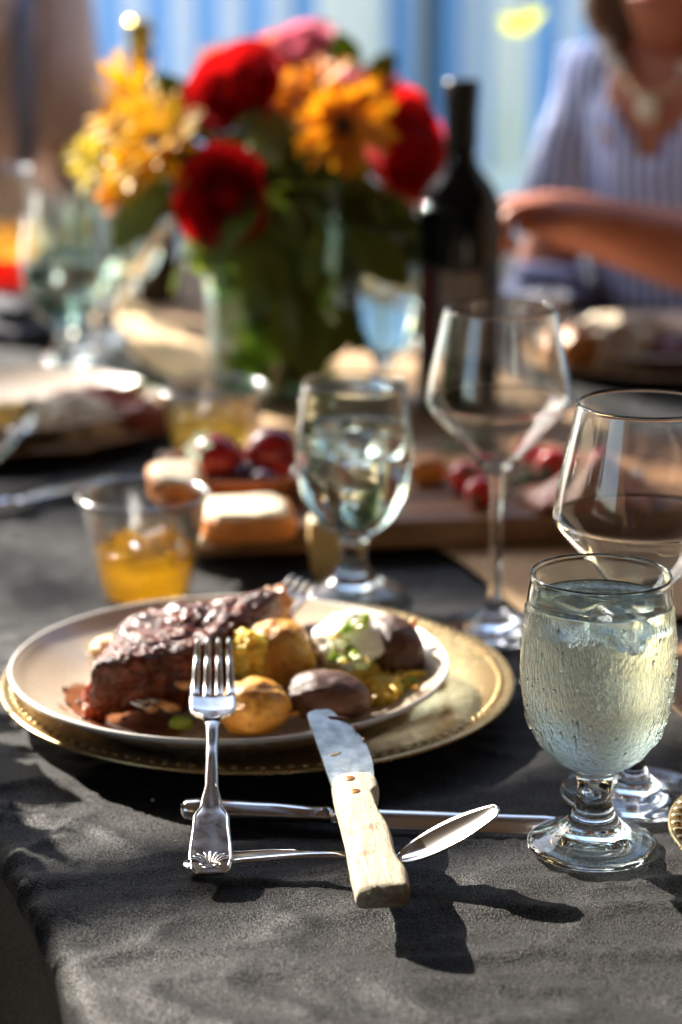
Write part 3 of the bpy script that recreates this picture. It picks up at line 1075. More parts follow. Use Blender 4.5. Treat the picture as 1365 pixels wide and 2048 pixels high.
for i in range(len(xs) - 1):
    for k in range(nr):
        l = (k + 1) % nr
        F.append((i * nr + k, i * nr + l, (i + 1) * nr + l, (i + 1) * nr + k))
F.append(tuple(range(nr - 1, -1, -1)))
F.append(tuple(range((len(xs) - 1) * nr, len(xs) * nr)))
hd = obj('handle', (V, F), ww, kn)
copper = M('copper', (0.52, 0.22, 0.08), rough=0.35, metal=0.9, bump=0.2, bscale=400)
for x, y in ((0.111, 0.0022), (0.0965, 0.0012)):
    obj('rivet', lathe([(0, 0.0001), (0.0026, 0.0001), (0.0031, -0.0003), (0.0031, -0.003), (0, -0.003)], 20), copper, kn, loc=(x, y, interp(HT, x)))
bl = M('smeared_steel', stops=[(0.35, (0.30, 0.34, 0.34)), (0.6, (0.50, 0.55, 0.55))], nscale=120, rough=0.30, metal=0.85, rvar=0.25, bump=0.35, bscale=500, bdist=0.0006)
V, F = [], []
BX = [HLn - 0.004 + (KL - HLn + 0.004) * q / 60 for q in range(61)]
for i, x in enumerate(BX):
    f = i / 60
    yl = 0.0118 + 0.0045 * f - 0.006 * max(0, (f - 0.93) / 0.07) ** 2
    yr = -(0.0115 + 0.0045 * math.sin(PI * min(f * 1.1, 1)) - 0.004 * f) + 0.0085 * max(0, (f - 0.45) / 0.55) ** 2 + 0.006 * max(0, (f - 0.94) / 0.06) ** 2
    if 0.35 < f < 0.86: yr += 0.0005 * (i % 2)
    for y, z in ((yl, -0.0008), (yl, 0.0008), (yr * 0.4, 0.0006), (yr, 0.0), (yr * 0.4, -0.0006)):
        V.append((x, y, z + 0.0012))
for i in range(60):
    for k in range(5):
        l = (k + 1) % 5
        F.append((i * 5 + k, i * 5 + l, (i + 1) * 5 + l, (i + 1) * 5 + k))
F.append((4, 3, 2, 1, 0)); F.append((300, 301, 302, 303, 304))
obj('blade', (V, F), bl, kn, smooth=False)
scrap = M('meat_scrap', stops=[(0.3, (0.16, 0.02, 0.015)), (0.7, (0.42, 0.10, 0.07))], nscale=200, rough=0.35)
for nm, x, y, rx, ry, rz, a in (('meat_scrap', KL - 0.012, -0.0015, 0.0055, 0.0012, 0.0008, 1.3), ('meat_scrap', KL - 0.026, -0.0098, 0.0028, 0.0009, 0.0018, 0.2),
                                ('meat_scrap', KL - 0.040, -0.0125, 0.0022, 0.0006, 0.0008, 0.2), ('food_smear', 0.150, 0.0055, 0.0014, 0.0036, 0.0003, 0.5)):
    o = obj(nm, lump(rx, ry, rz, 0.5, 3, int(x * 1000), 6), scrap if nm[0] == 'm' else M('fat_smear', (0.45, 0.34, 0.16), rough=0.35), kn, loc=(x, y, 0.0018 + rz * 0.5), rot=(0, 0, a))

# butter knife under both
ba, bb = G(362, 1617, 0.0065), G(1152, 1648, 0.004)
bk = thing('butter_knife', 'silver table knife lying across under the fork and steak knife', 'knife')
set_frame(bk, bb - ba, (0, 0, 1), ba)
BL = (bb - ba).length
wt = [(0, 0.0035), (0.003, 0.0068), (0.010, 0.0082), (0.03, 0.0080), (0.06, 0.0072), (0.078, 0.0062), (0.083, 0.0070), (0.086, 0.0052)]
htk = [(0, 0.003), (0.003, 0.0054), (0.010, 0.0062), (0.05, 0.0054), (0.078, 0.0040), (0.083, 0.0044), (0.086, 0.003)]
obj('handle', loft([(Vector((x, 0, 0)), Vector((0, 1, 0)), Vector((0, 0, 1)), interp(wt, x), interp(htk, x)) for x in [0.0005, 0.001, 0.002] + [0.003 + 0.083 * q / 40 for q in range(41)]], 20, 2.2), silver2, bk)
sec = []
for q in range(41):
    f = q / 40
    hw_ = 0.0048 + 0.0032 * min(1, max(0, f - 0.03) * 9) - 0.0062 * max(0, (f - 0.88) / 0.12) ** 2
    sec.append((Vector((0.0855 + (BL - 0.0855) * f, -0.0008, -0.0012)), Vector((0, 0.94, 0.34)), Vector((0, -0.34, 0.94)), hw_, 0.0014 - 0.0006 * f))
obj('blade', loft(sec, 16, 2.0), silver2, bk)

# teaspoon: bowl tipped up at the right
sa, sn, sb = G(368, 1728, 0.005), G(796, 1716, 0.0095), G(998, 1616, 0.0385)
tsn = thing('teaspoon', 'silver teaspoon with beaded handle, its bowl catching the sun', 'spoon', sa)
wts = [(0, 0.004), (0.03, 0.0085), (0.08, 0.0095), (0.3, 0.0062), (0.7, 0.0030), (1, 0.0030)]
sec = []
for q in range(41):
    f = q / 40
    f = f * f * (1.3 - 0.3 * f) if q < 6 else f
    p = (sn - sa) * f + Vector((0, 0, 0.0035 * math.sin(PI * f)))
    sec.append((p, Vector((0, 1, 0)), Vector((0, 0, 1)), interp(wts, f), 0.0011 + 0.0007 * f))
obj('handle', loft(sec, 16, 2.4), silver2, tsn)
bd = []
for q in range(60):
    f = 0.03 + 0.5 * q / 60
    p = (sn - sa) * f + Vector((0, 0, 0.0035 * math.sin(PI * f) + 0.0012))
    for sg in (1, -1):
        bd.append(move(lump(0.0006, 0.0005, 0.0005, 0, cuts=1), Matrix.Translation(p + Vector((0, sg * (interp(wts, f) - 0.0012), 0)))))
obj('beaded_edge', join(*bd), silver2, tsn, kind='stuff')
ax = (sb - sn)
bl_ = ax.length
mb = frame(ax, Vector((-0.46, -0.12, 0.88)), sn - sa)
V, F = [], []
nu, nv = 26, 16
for side in (0, 1):
    for i in range(nu + 1):
        f = i / nu
        hw = 0.0145 * math.sin(PI * min(f * 0.86 + 0.06, 1)) ** 0.62 * (1 - 0.18 * f) if f < 1 else 0.0006
        if f < 0.05: hw = 0.0034 + (hw - 0.0034) * f / 0.05
        dp = 0.0050 * math.sin(PI * (f * 0.94 + 0.03)) ** 0.9
        for j in range(nv + 1):
            y = -1 + 2 * j / nv
            z = -dp * (1 - y * y) - 0.0
            V.append(mb @ Vector((f * bl_, y * hw, z - (0.0011 if side else 0))))
n1 = (nu + 1) * (nv + 1)
for i in range(nu):
    for j in range(nv):
        a = i * (nv + 1) + j
        F.append((a, a + nv + 1, a + nv + 2, a + 1))
        F.append((n1 + a, n1 + a + 1, n1 + a + nv + 2, n1 + a + nv + 1))
for i in range(nu):
    a = i * (nv + 1)
    F.append((a, n1 + a, n1 + a + nv + 1, a + nv + 1))
    a += nv
    F.append((a, a + nv + 1, n1 + a + nv + 1, n1 + a))
for j in range(nv):
    F.append((j, j + 1, n1 + j + 1, n1 + j))
    a = nu * (nv + 1) + j
    F.append((a, n1 + a, n1 + a + 1, a + 1))
obj('bowl', (V, F), M('spoon_silver', (0.80, 0.78, 0.75), rough=0.15, metal=1.0), tsn)

# ================================================================== FOOD ON THE PLATE
ZB = PZ + 0.0095


def steak_mat():
    m, t, b = nodes_of('charred_crust')
    v = coords(t)
    f = tex(t, v, 70, 8, 0.7)
    r = ramp(t, [(0.30, (0.020, 0.005, 0.003)), (0.46, (0.062, 0.013, 0.006)), (0.58, (0.14, 0.027, 0.010)), (0.78, (0.28, 0.075, 0.024))])
    t.links.new(f, r.inputs[0]); t.links.new(r.outputs[0], b.inputs['Base Color'])
    b.inputs['Roughness'].default_value = 0.20
    b.inputs['Specular IOR Level'].default_value = 0.42
    n1 = tex(t, v, 170, 6, 0.7)
    vo = t.nodes.new('ShaderNodeTexVoronoi'); vo.inputs['Scale'].default_value = 240
    t.links.new(v, vo.inputs['Vector'])
    a = t.nodes.new('ShaderNodeMath'); a.operation = 'MULTIPLY_ADD'; a.inputs[1].default_value = 0.7
    t.links.new(vo.outputs['Distance'], a.inputs[0]); t.links.new(n1, a.inputs[2])
    bp = t.nodes.new('ShaderNodeBump'); bp.inputs['Strength'].default_value = 0.9; bp.inputs['Distance'].default_value = 0.0022
    t.links.new(a.outputs[0], bp.inputs['Height']); t.links.new(bp.outputs[0], b.inputs['Normal'])
    return m


crust = steak_mat()
fat = M('browned_fat', stops=[(0.3, (0.25, 0.07, 0.025)), (0.5, (0.5, 0.22, 0.08)), (0.75, (0.66, 0.45, 0.22))], nscale=70, rough=0.3, sss=0.2, bump=0.6, bscale=200, bdist=0.001)
st = thing('steak', 'thick slab of dark charred meat lying across the dinner plate', 'meat')
# corners: front left, front right, back right, back left; bottom and top
fl, fr, br_ = G(180, 1438, ZB + 0.003), G(398, 1432, ZB), G(566, 1290, ZB)
blc = G(236, 1226, ZB + 0.054) + Vector((0.004, -0.004, 0)); blc.z = ZB + 0.006
tops = [G(178, 1330, ZB + 0.047), G(406, 1302, ZB + 0.046), G(590, 1160, ZB + 0.064), G(236, 1226, ZB + 0.054)]
bots = [fl, fr, br_, blc]
V0, F0 = cubes(44)
V = []
for p in V0:
    n = p.normalized()
    q = p.copy()
    for ax_ in range(3):
        q[ax_] = math.copysign(abs(q[ax_]), q[ax_])
    # soften the corners
    m4 = (abs(p.x) ** 7 + abs(p.y) ** 7 + abs(p.z) ** 7) ** (1 / 7)
    q = p / m4
    u, v, h = (q.x + 1) / 2, (q.y + 1) / 2, (q.z + 1) / 2
    B = bots[0].lerp(bots[1], u).lerp(bots[3].lerp(bots[2], u), v)
    Tp = tops[0].lerp(tops[1], u).lerp(tops[3].lerp(tops[2], u), v)
    w_ = B.lerp(Tp, h)
    cen = (bots[0] + bots[2] + tops[0] + tops[2]) / 4
    nn = (w_ - cen).normalized()
    k = 0.0045 * fbm(w_ * 42 + Vector((3, 1, 9)), 3) + 0.0024 * fbm(w_ * 150, 3) + 0.0009 * N.noise(w_ * 520)
    if p.z > 0.9: k += 0.0016 * abs(N.noise(w_ * 240))
    V.append(w_ + nn * k)
obj('meat_body', (V, F0), crust, st)
fe = obj('fat_end', lump(0.012, 0.010, 0.017, 0.35, 2.4, 3, 18), fat, st, loc=G(549, 1222, ZB + 0.031), rot=(0.2, 0.1, 0.4))
obj('fat_edge', lump(0.008, 0.006, 0.014, 0.4, 3, 5, 12), M('red_fat', stops=[(0.3, (0.16, 0.02, 0.008)), (0.7, (0.40, 0.07, 0.02))], nscale=90, rough=0.25, sss=0.15, bump=0.4, bscale=200), st, loc=G(193, 1405, ZB + 0.012))
for k, (px, py, z, a) in enumerate(((338, 1412, 0.012, 0.2), (374, 1368, 0.024, 0.6), (305, 1416, 0.01, 1.9))):
    obj('fat_fleck', lump(0.007, 0.004, 0.003, 0.5, 3, k + 11, 6), fat, st, loc=G(px, py, ZB + z), rot=(0, 0.3, a))

# juices
juice = thin_glass('meat_juice', (0.78, 0.52, 0.40), rough=0.12, base=0.05)
jt = thing('juice_pool', 'thin reddish meat juice pooled on the left of the plate', 'juice', (pc.x - 0.085, pc.y - 0.03, 0))

# potatoes


def potato_mat(name, stops, spots, rough):
    m, t, b = nodes_of(name)
    v = coords(t)
    r = ramp(t, stops)
    t.links.new(tex(t, v, 60, 7, 0.7, 0.6), r.inputs[0])
    r2 = ramp(t, [(0.58, (1, 1, 1)), (0.72, spots)])
    t.links.new(tex(t, v, 140, 5, 0.7), r2.inputs[0])
    mx = t.nodes.new('ShaderNodeMix'); mx.data_type = 'RGBA'; mx.blend_type = 'MULTIPLY'; mx.inputs[0].default_value = 1
    t.links.new(r.outputs[0], mx.inputs[6]); t.links.new(r2.outputs[0], mx.inputs[7])
    t.links.new(mx.outputs[2], b.inputs['Base Color'])
    b.inputs['Roughness'].default_value = rough
    b.inputs['Subsurface Weight'].default_value = 0.12
    b.inputs['Subsurface Radius'].default_value = (0.01, 0.005, 0.002)
    b.inputs['Subsurface Scale'].default_value = 1
    a = t.nodes.new('ShaderNodeMath'); a.operation = 'MULTIPLY_ADD'; a.inputs[1].default_value = 0.35
    t.links.new(tex(t, v, 420, 5, 0.7), a.inputs[0]); t.links.new(tex(t, coords(t, (1, 1, 2.2)), 90, 5, 0.65, 1.2), a.inputs[2])
    bp = t.nodes.new('ShaderNodeBump'); bp.inputs['Strength'].default_value = 0.75; bp.inputs['Distance'].default_value = 0.0020
    t.links.new(a.outputs[0], bp.inputs['Height']); t.links.new(bp.outputs[0], b.inputs['Normal'])
    return m


golden = potato_mat('golden_potato', [(0.25, (0.30, 0.11, 0.015)), (0.5, (0.60, 0.28, 0.04)), (0.75, (0.72, 0.44, 0.10))], (0.5, 0.33, 0.2), 0.3)
flesh = M('potato_flesh', stops=[(0.3, (0.68, 0.44, 0.04)), (0.7, (0.84, 0.64, 0.13))], nscale=90, rough=0.5, sss=0.4, ssr=(0.02, 0.01, 0.003), bump=0.8, bscale=250, bdist=0.001)
russet = potato_mat('brown_potato', [(0.3, (0.045, 0.016, 0.009)), (0.55, (0.10, 0.038, 0.02)), (0.75, (0.18, 0.075, 0.04))], (0.5, 0.4, 0.35), 0.36)


def potato(px, py, z, rx, ry, rz, m, label, seed, rot=(0, 0, 0), name='potato'):
    t = thing(name, label, 'potato', G(px, py, z), rot)
    obj('skin', lump(rx, ry, rz, 0.10 if m is golden else 0.06, 1.7, seed, 26, oct=5), m, t)
    return t


p1 = potato(548, 1316, ZB + 0.0260, 0.0270, 0.0235, 0.0245, golden, 'roast yellow potato with a bite gone, leaning on the meat', 1, (0, 0, 0.3))
o = obj('bitten_flesh', lump(0.0135, 0.0135, 0.0145, 0.3, 3, 8, 18), flesh, p1, loc=(-0.0185, -0.010, 0.008))
p2 = potato(508, 1414, ZB + 0.0165, 0.0225, 0.0190, 0.0170, golden, 'small golden roast potato behind the fork tines', 2, (0.1, 0, 0.4))
p3 = potato(655, 1392, ZB + 0.0165, 0.0272, 0.0195, 0.0155, russet, 'glossy dark brown potato behind the knife tip', 3, (0, 0.05, -0.1))
p4 = potato(780, 1300, ZB + 0.0215, 0.0215, 0.026, 0.0225, russet, 'brown potato split and loaded with sour cream, scallions and cheese', 4, (0, 0, 0.5), 'loaded_potato')
I4 = p4.matrix_basis.inverted()
cheesem = M('melted_cheese', stops=[(0.3, (0.60, 0.33, 0.03)), (0.7, (0.78, 0.52, 0.08))], nscale=80, rough=0.35, sss=0.3, ssr=(0.01, 0.005, 0.001), bump=0.3, bscale=200)
creamm = M('sour_cream', (0.80, 0.78, 0.72), rough=0.3, sss=0.3, ssr=(0.01, 0.008, 0.006), bump=0.2, bscale=120)
scal = M('scallion_green', stops=[(0.3, (0.20, 0.34, 0.03)), (0.7, (0.52, 0.62, 0.12))], nscale=60, rough=0.35, translucent=0.35)
scalw = M('scallion_pale', (0.62, 0.70, 0.40), rough=0.35, sss=0.3)


def on4(name, vf, m, px, py, z, rot=(0, 0, 0)):
    o = obj(name, vf, m, p4)
    o.location = I4 @ G(px, py, ZB + z)
    o.rotation_euler = rot
    return o


on4('skin_half', lump(0.019, 0.022, 0.015, 0.09, 1.8, 6, 16), russet, 655, 1290, 0.013, (0, 0.2, 0.2))
on4('flesh', lump(0.026, 0.020, 0.013, 0.2, 2.5, 7, 16), flesh, 725, 1345, 0.010)
on4('flesh', lump(0.014, 0.012, 0.010, 0.3, 3, 12, 14), flesh, 765, 1385, 0.008)
# sour cream: poured dome with a peak
CVx, CFx = cubes(22)
V = []
for p in CVx:
    n = p.normalized()
    k = 1 + 0.16 * fbm(n * 1.9 + Vector((5, 2, 8)), 3)
    x, y, z = n.x * 0.028 * k, n.y * 0.022 * k, n.z * 0.0150 * k
    z += 0.006 * math.exp(-((x + 0.004) ** 2 + (y - 0.003) ** 2) / 0.00007)
    if n.z < 0: z -= 0.006 * max(0, N.noise(Vector((n.x * 3, n.y * 3, 4))))
    V.append((x, y, z))
on4('sour_cream', (V, CFx), creamm, 705, 1282, 0.031, (0.25, 0.05, 0.3))
ring = lathe([(0.0046, -0.002), (0.0046, 0.002), (0.0034, 0.002), (0.0034, -0.002)], 18, True)
rnd = random.Random(5)
for px, py, z, k in ((694, 1258, 0.045, 1.2), (683, 1290, 0.040, 1.25), (672, 1272, 0.044, 1.1), (728, 1242, 0.050, 1.1), (716, 1250, 0.050, 0.9), (702, 1305, 0.035, 1.2), (722, 1326, 0.028, 1.2),
                     (666, 1310, 0.03, 1.0), (690, 1318, 0.03, 1.0), (658, 1335, 0.018, 0.9), (740, 1330, 0.02, 0.8)):
    o = on4('scallion_ring', ring.copy() if hasattr(ring, 'copy') else ring, scal if rnd.random() < 0.7 else scalw, px, py, z, (rnd.uniform(-1.1, 1.1), rnd.uniform(-1.1, 1.1), rnd.uniform(0, 3)))
    o.scale = (k, k * rnd.uniform(0.8, 1), k)
on4('cheese_layer', lump(0.030, 0.020, 0.005, 0.5, 3, 21, 16), cheesem, 790, 1372, 0.005)
for k in range(26):
    px, py = rnd.gauss(800, 34), rnd.gauss(1362, 24)
    a = rnd.uniform(0, 2 * PI)
    ln = rnd.uniform(0.006, 0.012)
    pts = [(-ln, 0, 0), (-ln * 0.3, rnd.uniform(-0.003, 0.003), 0.002), (ln * 0.4, rnd.uniform(-0.003, 0.003), 0.001), (ln, 0, -0.001)]
    on4('cheese_shred', tube(pts, 0.0012, 6), cheesem, px, py, 0.007 + rnd.random() * 0.008, (rnd.uniform(-0.5, 0.5), rnd.uniform(-0.5, 0.5), a))
for px, py, z in ((820, 1262, 0.028), (812, 1285, 0.022)):
    on4('onion_sliver', lump(0.004, 0.003, 0.009, 0.3, 3, px, 8), M('onion', (0.75, 0.62, 0.38), rough=0.25, sss=0.4), px, py, z, (0.2, 0.3, 0))


def ringthing(px, py, z, label, m, k=1.0, rot=(0.5, 0.3, 0)):
    t = obj('scallion_slice', ring, m, label=label, cat='scallion', loc=G(px, py, z), rot=rot)
    t.scale = (k,) * 3


ringthing(822, 1378, ZB + 0.009, 'pale green scallion slice on the melted cheese at the plate right', scal, 1.5, (0.9, 0, 0.3))
obj('scallion_piece', lump(0.0075, 0.0045, 0.0045, 0.15, 2, 61, 8), scal, loc=G(363, 1446, ZB + 0.004), rot=(0, 0.1, 0.3), label='green scallion piece in the shade below the meat', cat='scallion')
onion = M('onion', (0.75, 0.62, 0.38), rough=0.25)
o = obj('onion_ring', lathe([(0.0125, -0.003), (0.0128, 0.003), (0.0108, 0.003), (0.0105, -0.003)], 28, True), onion, loc=G(262, 1240, ZB + 0.012), rot=(0.25, 0.15, 0.4), label='browned onion ring lying behind the top of the meat', cat='onion')
obj('onion_petal', lump(0.012, 0.008, 0.006, 0.2, 2, 31, 12), onion, loc=G(216, 1290, ZB + 0.012), rot=(0, -0.2, 0.3), label='pale cooked onion petal behind the left end of the meat', cat='onion')
obj('pepper_strip', tube([(-0.009, 0.004, 0.000), (-0.004, 0.001, 0.003), (0.003, -0.001, 0.003), (0.008, -0.003, 0.000)], [0.003, 0.0045, 0.0045, 0.0025], 8, 0.5), M('green_pepper', (0.34, 0.32, 0.06), rough=0.25, sss=0.2),
    loc=G(172, 1305, ZB + 0.005), label='olive green pepper strip on the left of the dinner plate', cat='pepper')
obj('onion_shred', tube([(-0.012, -0.004, 0), (-0.005, 0.0, 0.005), (0.004, 0.003, 0.006), (0.010, 0.0025, 0.005)], 0.0018, 8), M('fried_onion', (0.55, 0.25, 0.05), rough=0.3), loc=G(592, 1445, ZB + 0.004),
    label='curl of fried onion between the golden potato and the knife tip', cat='onion')

# juice film follows the plate well
V, F = [], []
nu, nv = 40, 14
k0 = 0.1385 / 0.14
wellp = [(0, 0.0072), (0.07, 0.0075), (0.085, 0.0086), (0.104, 0.0136), (0.126, 0.0238), (0.136, 0.0302)]
for i in range(nu + 1):
    a = R(168) + R(80) * i / nu
    for j in range(nv + 1):
        e = 0.5 + 0.5 * abs(math.sin(PI * i / nu)) ** 0.4
        r_ = 0.050 + (0.112 - 0.050) * j / nv * e + 0.004 * N.noise(Vector((a * 6, j, 0)))
        V.append((r_ * math.cos(a), r_ * math.sin(a), interp(wellp, r_ / k0) + 0.0003 + 0.0006 * math.sin(PI * j / nv)))
for i in range(nu):
    for j in range(nv):
        a = i * (nv + 1) + j
        F.append((a, a + 1, a + nv + 2, a + nv + 1))
jt.location = (pc.x, pc.y, PZ)
obj('juice_film', (V, F), juice, jt)
for k in range(9):
    a = R(rnd.uniform(175, 240)); r_ = rnd.uniform(0.075, 0.115)
    obj('meat_crumb', lump(0.002, 0.0016, 0.0012, 0.4, 3, k, 4), crust, jt, loc=(r_ * math.cos(a), r_ * math.sin(a), interp(wellp, r_ / k0) + 0.001))

for k, (px, py) in enumerate(((1356, 1656), (352, 1682), (306, 1600))):
    obj('bread_crumb', lump(0.0022 if k == 0 else 0.001, 0.0018 if k == 0 else 0.0008, 0.0016 if k == 0 else 0.0006, 0.3, 2, k, 4), M('crumb', (0.7, 0.6, 0.35), rough=0.7), loc=G(px, py, 0.001),
        label=('pale crumb on the cloth right of the front goblet', 'tiny pale crumb on the cloth left of the spoon end', 'tiny crumb on the cloth below the gold charger')[k], cat='crumb')

# ================================================================== BOARD AND WHAT LIES ON IT
walnut = M('walnut_board', stops=[(0.25, (0.10, 0.045, 0.02)), (0.5, (0.22, 0.11, 0.05)), (0.75, (0.36, 0.20, 0.10))], nscale=5, stretch=(1.5, 16, 4), rough=0.38, bump=0.15, bscale=60, bstretch=(1, 20, 20))
be = (G(1100, 1098) - G(400, 1130)).normalized()
bn = Vector((-be.y, be.x, 0))
b0 = G(400, 1130) - be * 0.012
BLn, BWd, BTh = 0.56, 0.27, 0.024
cb = thing('cutting_board', 'dark wooden cutting board with bread, cheese and fruit behind the plate', 'cutting board', b0, (0, 0, math.atan2(be.y, be.x)))
for k in range(4):
    obj('board_strip', rbox(BLn, BWd / 4 - 0.0006, BTh, 0.004, (BLn / 2, BWd * (k + 0.5) / 4, BTh / 2 + 0.0045), 8), walnut, cb)
BZ = BTh + 0.0045

crustb = M('bread_crust', stops=[(0.3, (0.46, 0.14, 0.025)), (0.7, (0.68, 0.27, 0.06))], nscale=30, rough=0.55, bump=0.3, bscale=120)
crumbm = M('bread_crumb_white', stops=[(0.3, (0.66, 0.56, 0.38)), (0.7, (0.84, 0.76, 0.58))], nscale=80, rough=0.8, bump=0.6, bscale=200, bdist=0.001)


def bread(px, py, z, lx, ly, lz, label, rot=(0, 0, 0), seed=0):
    t = thing('bread_slice', label, 'bread', G(px, py, z), rot, group='bread slices on the board')
    V, F = cubes(12)
    vv = []
    for p in V:
        m4 = (abs(p.x) ** 4 + abs(p.y) ** 4 + abs(p.z) ** 8) ** 0.25
        q = p / max(m4, 0.7)
        k = 1 + 0.06 * fbm(q * 1.5 + Vector((seed, 0, 0)), 2)
        vv.append((q.x * lx / 2 * k, q.y * ly / 2 * k, q.z * lz / 2))
    obj('crust', (vv, F), crustb, t)
    obj('crumb', lump(lx * 0.46, ly * 0.46, 0.0035, 0.12, 2, seed + 3, 12, 0.5), crumbm, t, loc=(0, 0, lz / 2 - 0.0012))
    return t


bread(492, 1040, BZ + 0.010, 0.075, 0.055, 0.024, 'thick slice of bread with pale top on the near board edge', (0.12, 0, 0.25), 2)
bread(366, 988, BZ + 0.012, 0.050, 0.045, 0.020, 'bread chunk with browned crust behind the amber cup', (0.25, 0.1, 0.6), 5)
bread(352, 958, BZ + 0.028, 0.045, 0.040, 0.014, 'upper bread piece resting on the chunk behind the cup', (0.3, 0.05, 0.2), 7)
rind = M('cheese_rind', stops=[(0.3, (0.50, 0.33, 0.12)), (0.7, (0.64, 0.46, 0.20))], nscale=40, rough=0.6, sss=0.2)
ck = thing('cheese_piece', 'upright piece of yellow cheese leaning on the board beside the goblet', 'cheese', G(650, 1150, 0.0), (0.16, 0, 0.1))
V, F = cubes(10)
vv = []
for p in V:
    h = (p.z + 1) / 2
    wd = 0.0135 * (0.75 + 0.25 * min(1, h * 2.2))
    vv.append((p.x * wd * (1 - 0.1 * p.y * p.y), p.y * 0.009, 0.003 + h * 0.044 + 0.004 * (1 - p.x * p.x) * (-1 if h < 0.1 else 0) + 0.0008 * N.noise(p * 3)))
obj('cheese_body', (vv, F), rind, ck)
obj('cut_face', rbox(0.026, 0.016, 0.002, 0.0009, (0, 0, 0.0476), 4), crumbm, ck)
obj('cheese_bit', lump(0.009, 0.007, 0.005, 0.3, 2, 4, 8), crumbm, loc=G(413, 1082, BZ * 0.95), label='small white cheese bit at the board corner behind the amber cup', cat='cheese')

terra = M('terracotta', stops=[(0.3, (0.34, 0.12, 0.04)), (0.7, (0.48, 0.20, 0.07))], nscale=30, rough=0.4, coat=0.2)
bw_ = G(478, 985, BZ)
bo = thing('berry_bowl', 'shallow orange brown bowl of dark berries on the board', 'bowl', bw_)
obj('bowl_body', lathe(rp([(0, 0), (0.035, 0), (0.05, 0.006), (0.062, 0.018), (0.0645, 0.024), (0.062, 0.0245), (0.058, 0.018), (0.046, 0.009), (0.03, 0.006), (0, 0.006)], 5), 64), terra, bo)
berry = M('strawberry', stops=[(0.3, (0.16, 0.004, 0.006)), (0.7, (0.36, 0.012, 0.012))], nscale=60, rough=0.25, coat=0.3, bump=0.3, bscale=250)
redf = M('red_fruit', stops=[(0.3, (0.55, 0.012, 0.012)), (0.7, (0.70, 0.04, 0.03))], nscale=30, rough=0.2, coat=0.4)
darkb = M('dark_berry', (0.06, 0.006, 0.01), rough=0.25, coat=0.4)
sepal = M('sepal', (0.10, 0.17, 0.04), rough=0.5, translucent=0.2)


def strawberry(loc, k, rot, label, m, leafy=True):
    t = thing('strawberry', label, 'strawberry', loc, rot, group='strawberries on the board')
    V, F = cubes(8)
    vv = []
    for p in V:
        n = p.normalized()
        tp = 1 - 0.45 * max(0, -n.z) ** 1.2
        vv.append((n.x * 0.017 * k * tp, n.y * 0.017 * k * tp, n.z * 0.021 * k))
    obj('fruit', (vv, F), m, t)
    if leafy:
        for q in range(6):
            a = q * PI / 3
            c_, s_ = math.cos(a), math.sin(a)
            obj('sepal', ([(0, 0, 0.019 * k), (c_ * 0.007 * k - s_ * 0.004 * k, s_ * 0.007 * k + c_ * 0.004 * k, 0.022 * k), (c_ * 0.016 * k, s_ * 0.016 * k, 0.020 * k), (c_ * 0.007 * k + s_ * 0.004 * k, s_ * 0.007 * k - c_ * 0.004 * k, 0.022 * k)],
                          [(0, 1, 2, 3)]), sepal, t)
    return t


strawberry(G(440, 922, BZ + 0.026), 1.25, (0.3, -0.9, 0.2), 'dark strawberry with green top at the left of the bowl', berry)
strawberry(G(540, 910, BZ + 0.028), 1.35, (0.9, 0.5, 0.5), 'large dark strawberry at the right of the bowl, before the vase', berry, False)
strawberry(G(552, 940, BZ + 0.018), 0.8, (1.2, 0.2, 0), 'small red orange strawberry at the right rim of the bowl', redf, False)
for k, (px, py) in enumerate(((470, 958), (505, 950), (432, 958), (526, 966), (492, 935))):
    obj('blackberry', lump(0.013, 0.013, 0.011, 0.18, 5, k + 3, 10, oct=2), darkb, loc=G(px, py, BZ + 0.014), label=('dark berry at the left heap of the bowl', 'dark berry at the very middle of the bowl', 'leftmost dark berry in the orange brown bowl', 'rightmost dark berry in the orange brown bowl', 'dark berry at the back of the bowl between strawberries')[k], cat='berry', group='dark berries in the bowl')
apr = M('apricot', stops=[(0.3, (0.55, 0.18, 0.02)), (0.7, (0.70, 0.30, 0.05))], nscale=30, rough=0.35, sss=0.2)
obj('dried_apricot', lump(0.017, 0.015, 0.012, 0.15, 2, 3, 12), apr, loc=G(856, 940, BZ + 0.012), label='round orange apricot on the board between goblet and wine glass', cat='apricot')


def radish(px, py, k, label, seed):
    t = thing('cherry_tomato', label, 'tomato', G(px, py, BZ + 0.014 * k), (seed, seed * 0.4, 0), group='red tomatoes on the board')
    obj('skin', lump(0.0145 * k, 0.0145 * k, 0.0135 * k, 0.04, 1.5, seed, 12), redf, t)
    obj('stem_scar', lump(0.004 * k, 0.004 * k, 0.0015, 0.3, 3, seed, 5), sepal, t, loc=(0, 0, 0.0135 * k))


radish(930, 955, 0.95, 'red tomato just left of the far wine glass stem', 1)
radish(962, 985, 0.9, 'red tomato half hidden behind the far wine glass stem', 2)
radish(1070, 915, 0.8, 'small red tomato right of the far wine glass stem', 3)
radish(1108, 935, 1.15, 'largest red tomato right of the far wine glass stem', 4)
radish(1182, 930, 1.05, 'red tomato seen through the near wine glass', 5)
rose_m = M('rosemary', stops=[(0.3, (0.03, 0.07, 0.025)), (0.7, (0.08, 0.14, 0.05))], nscale=60, rough=0.5)


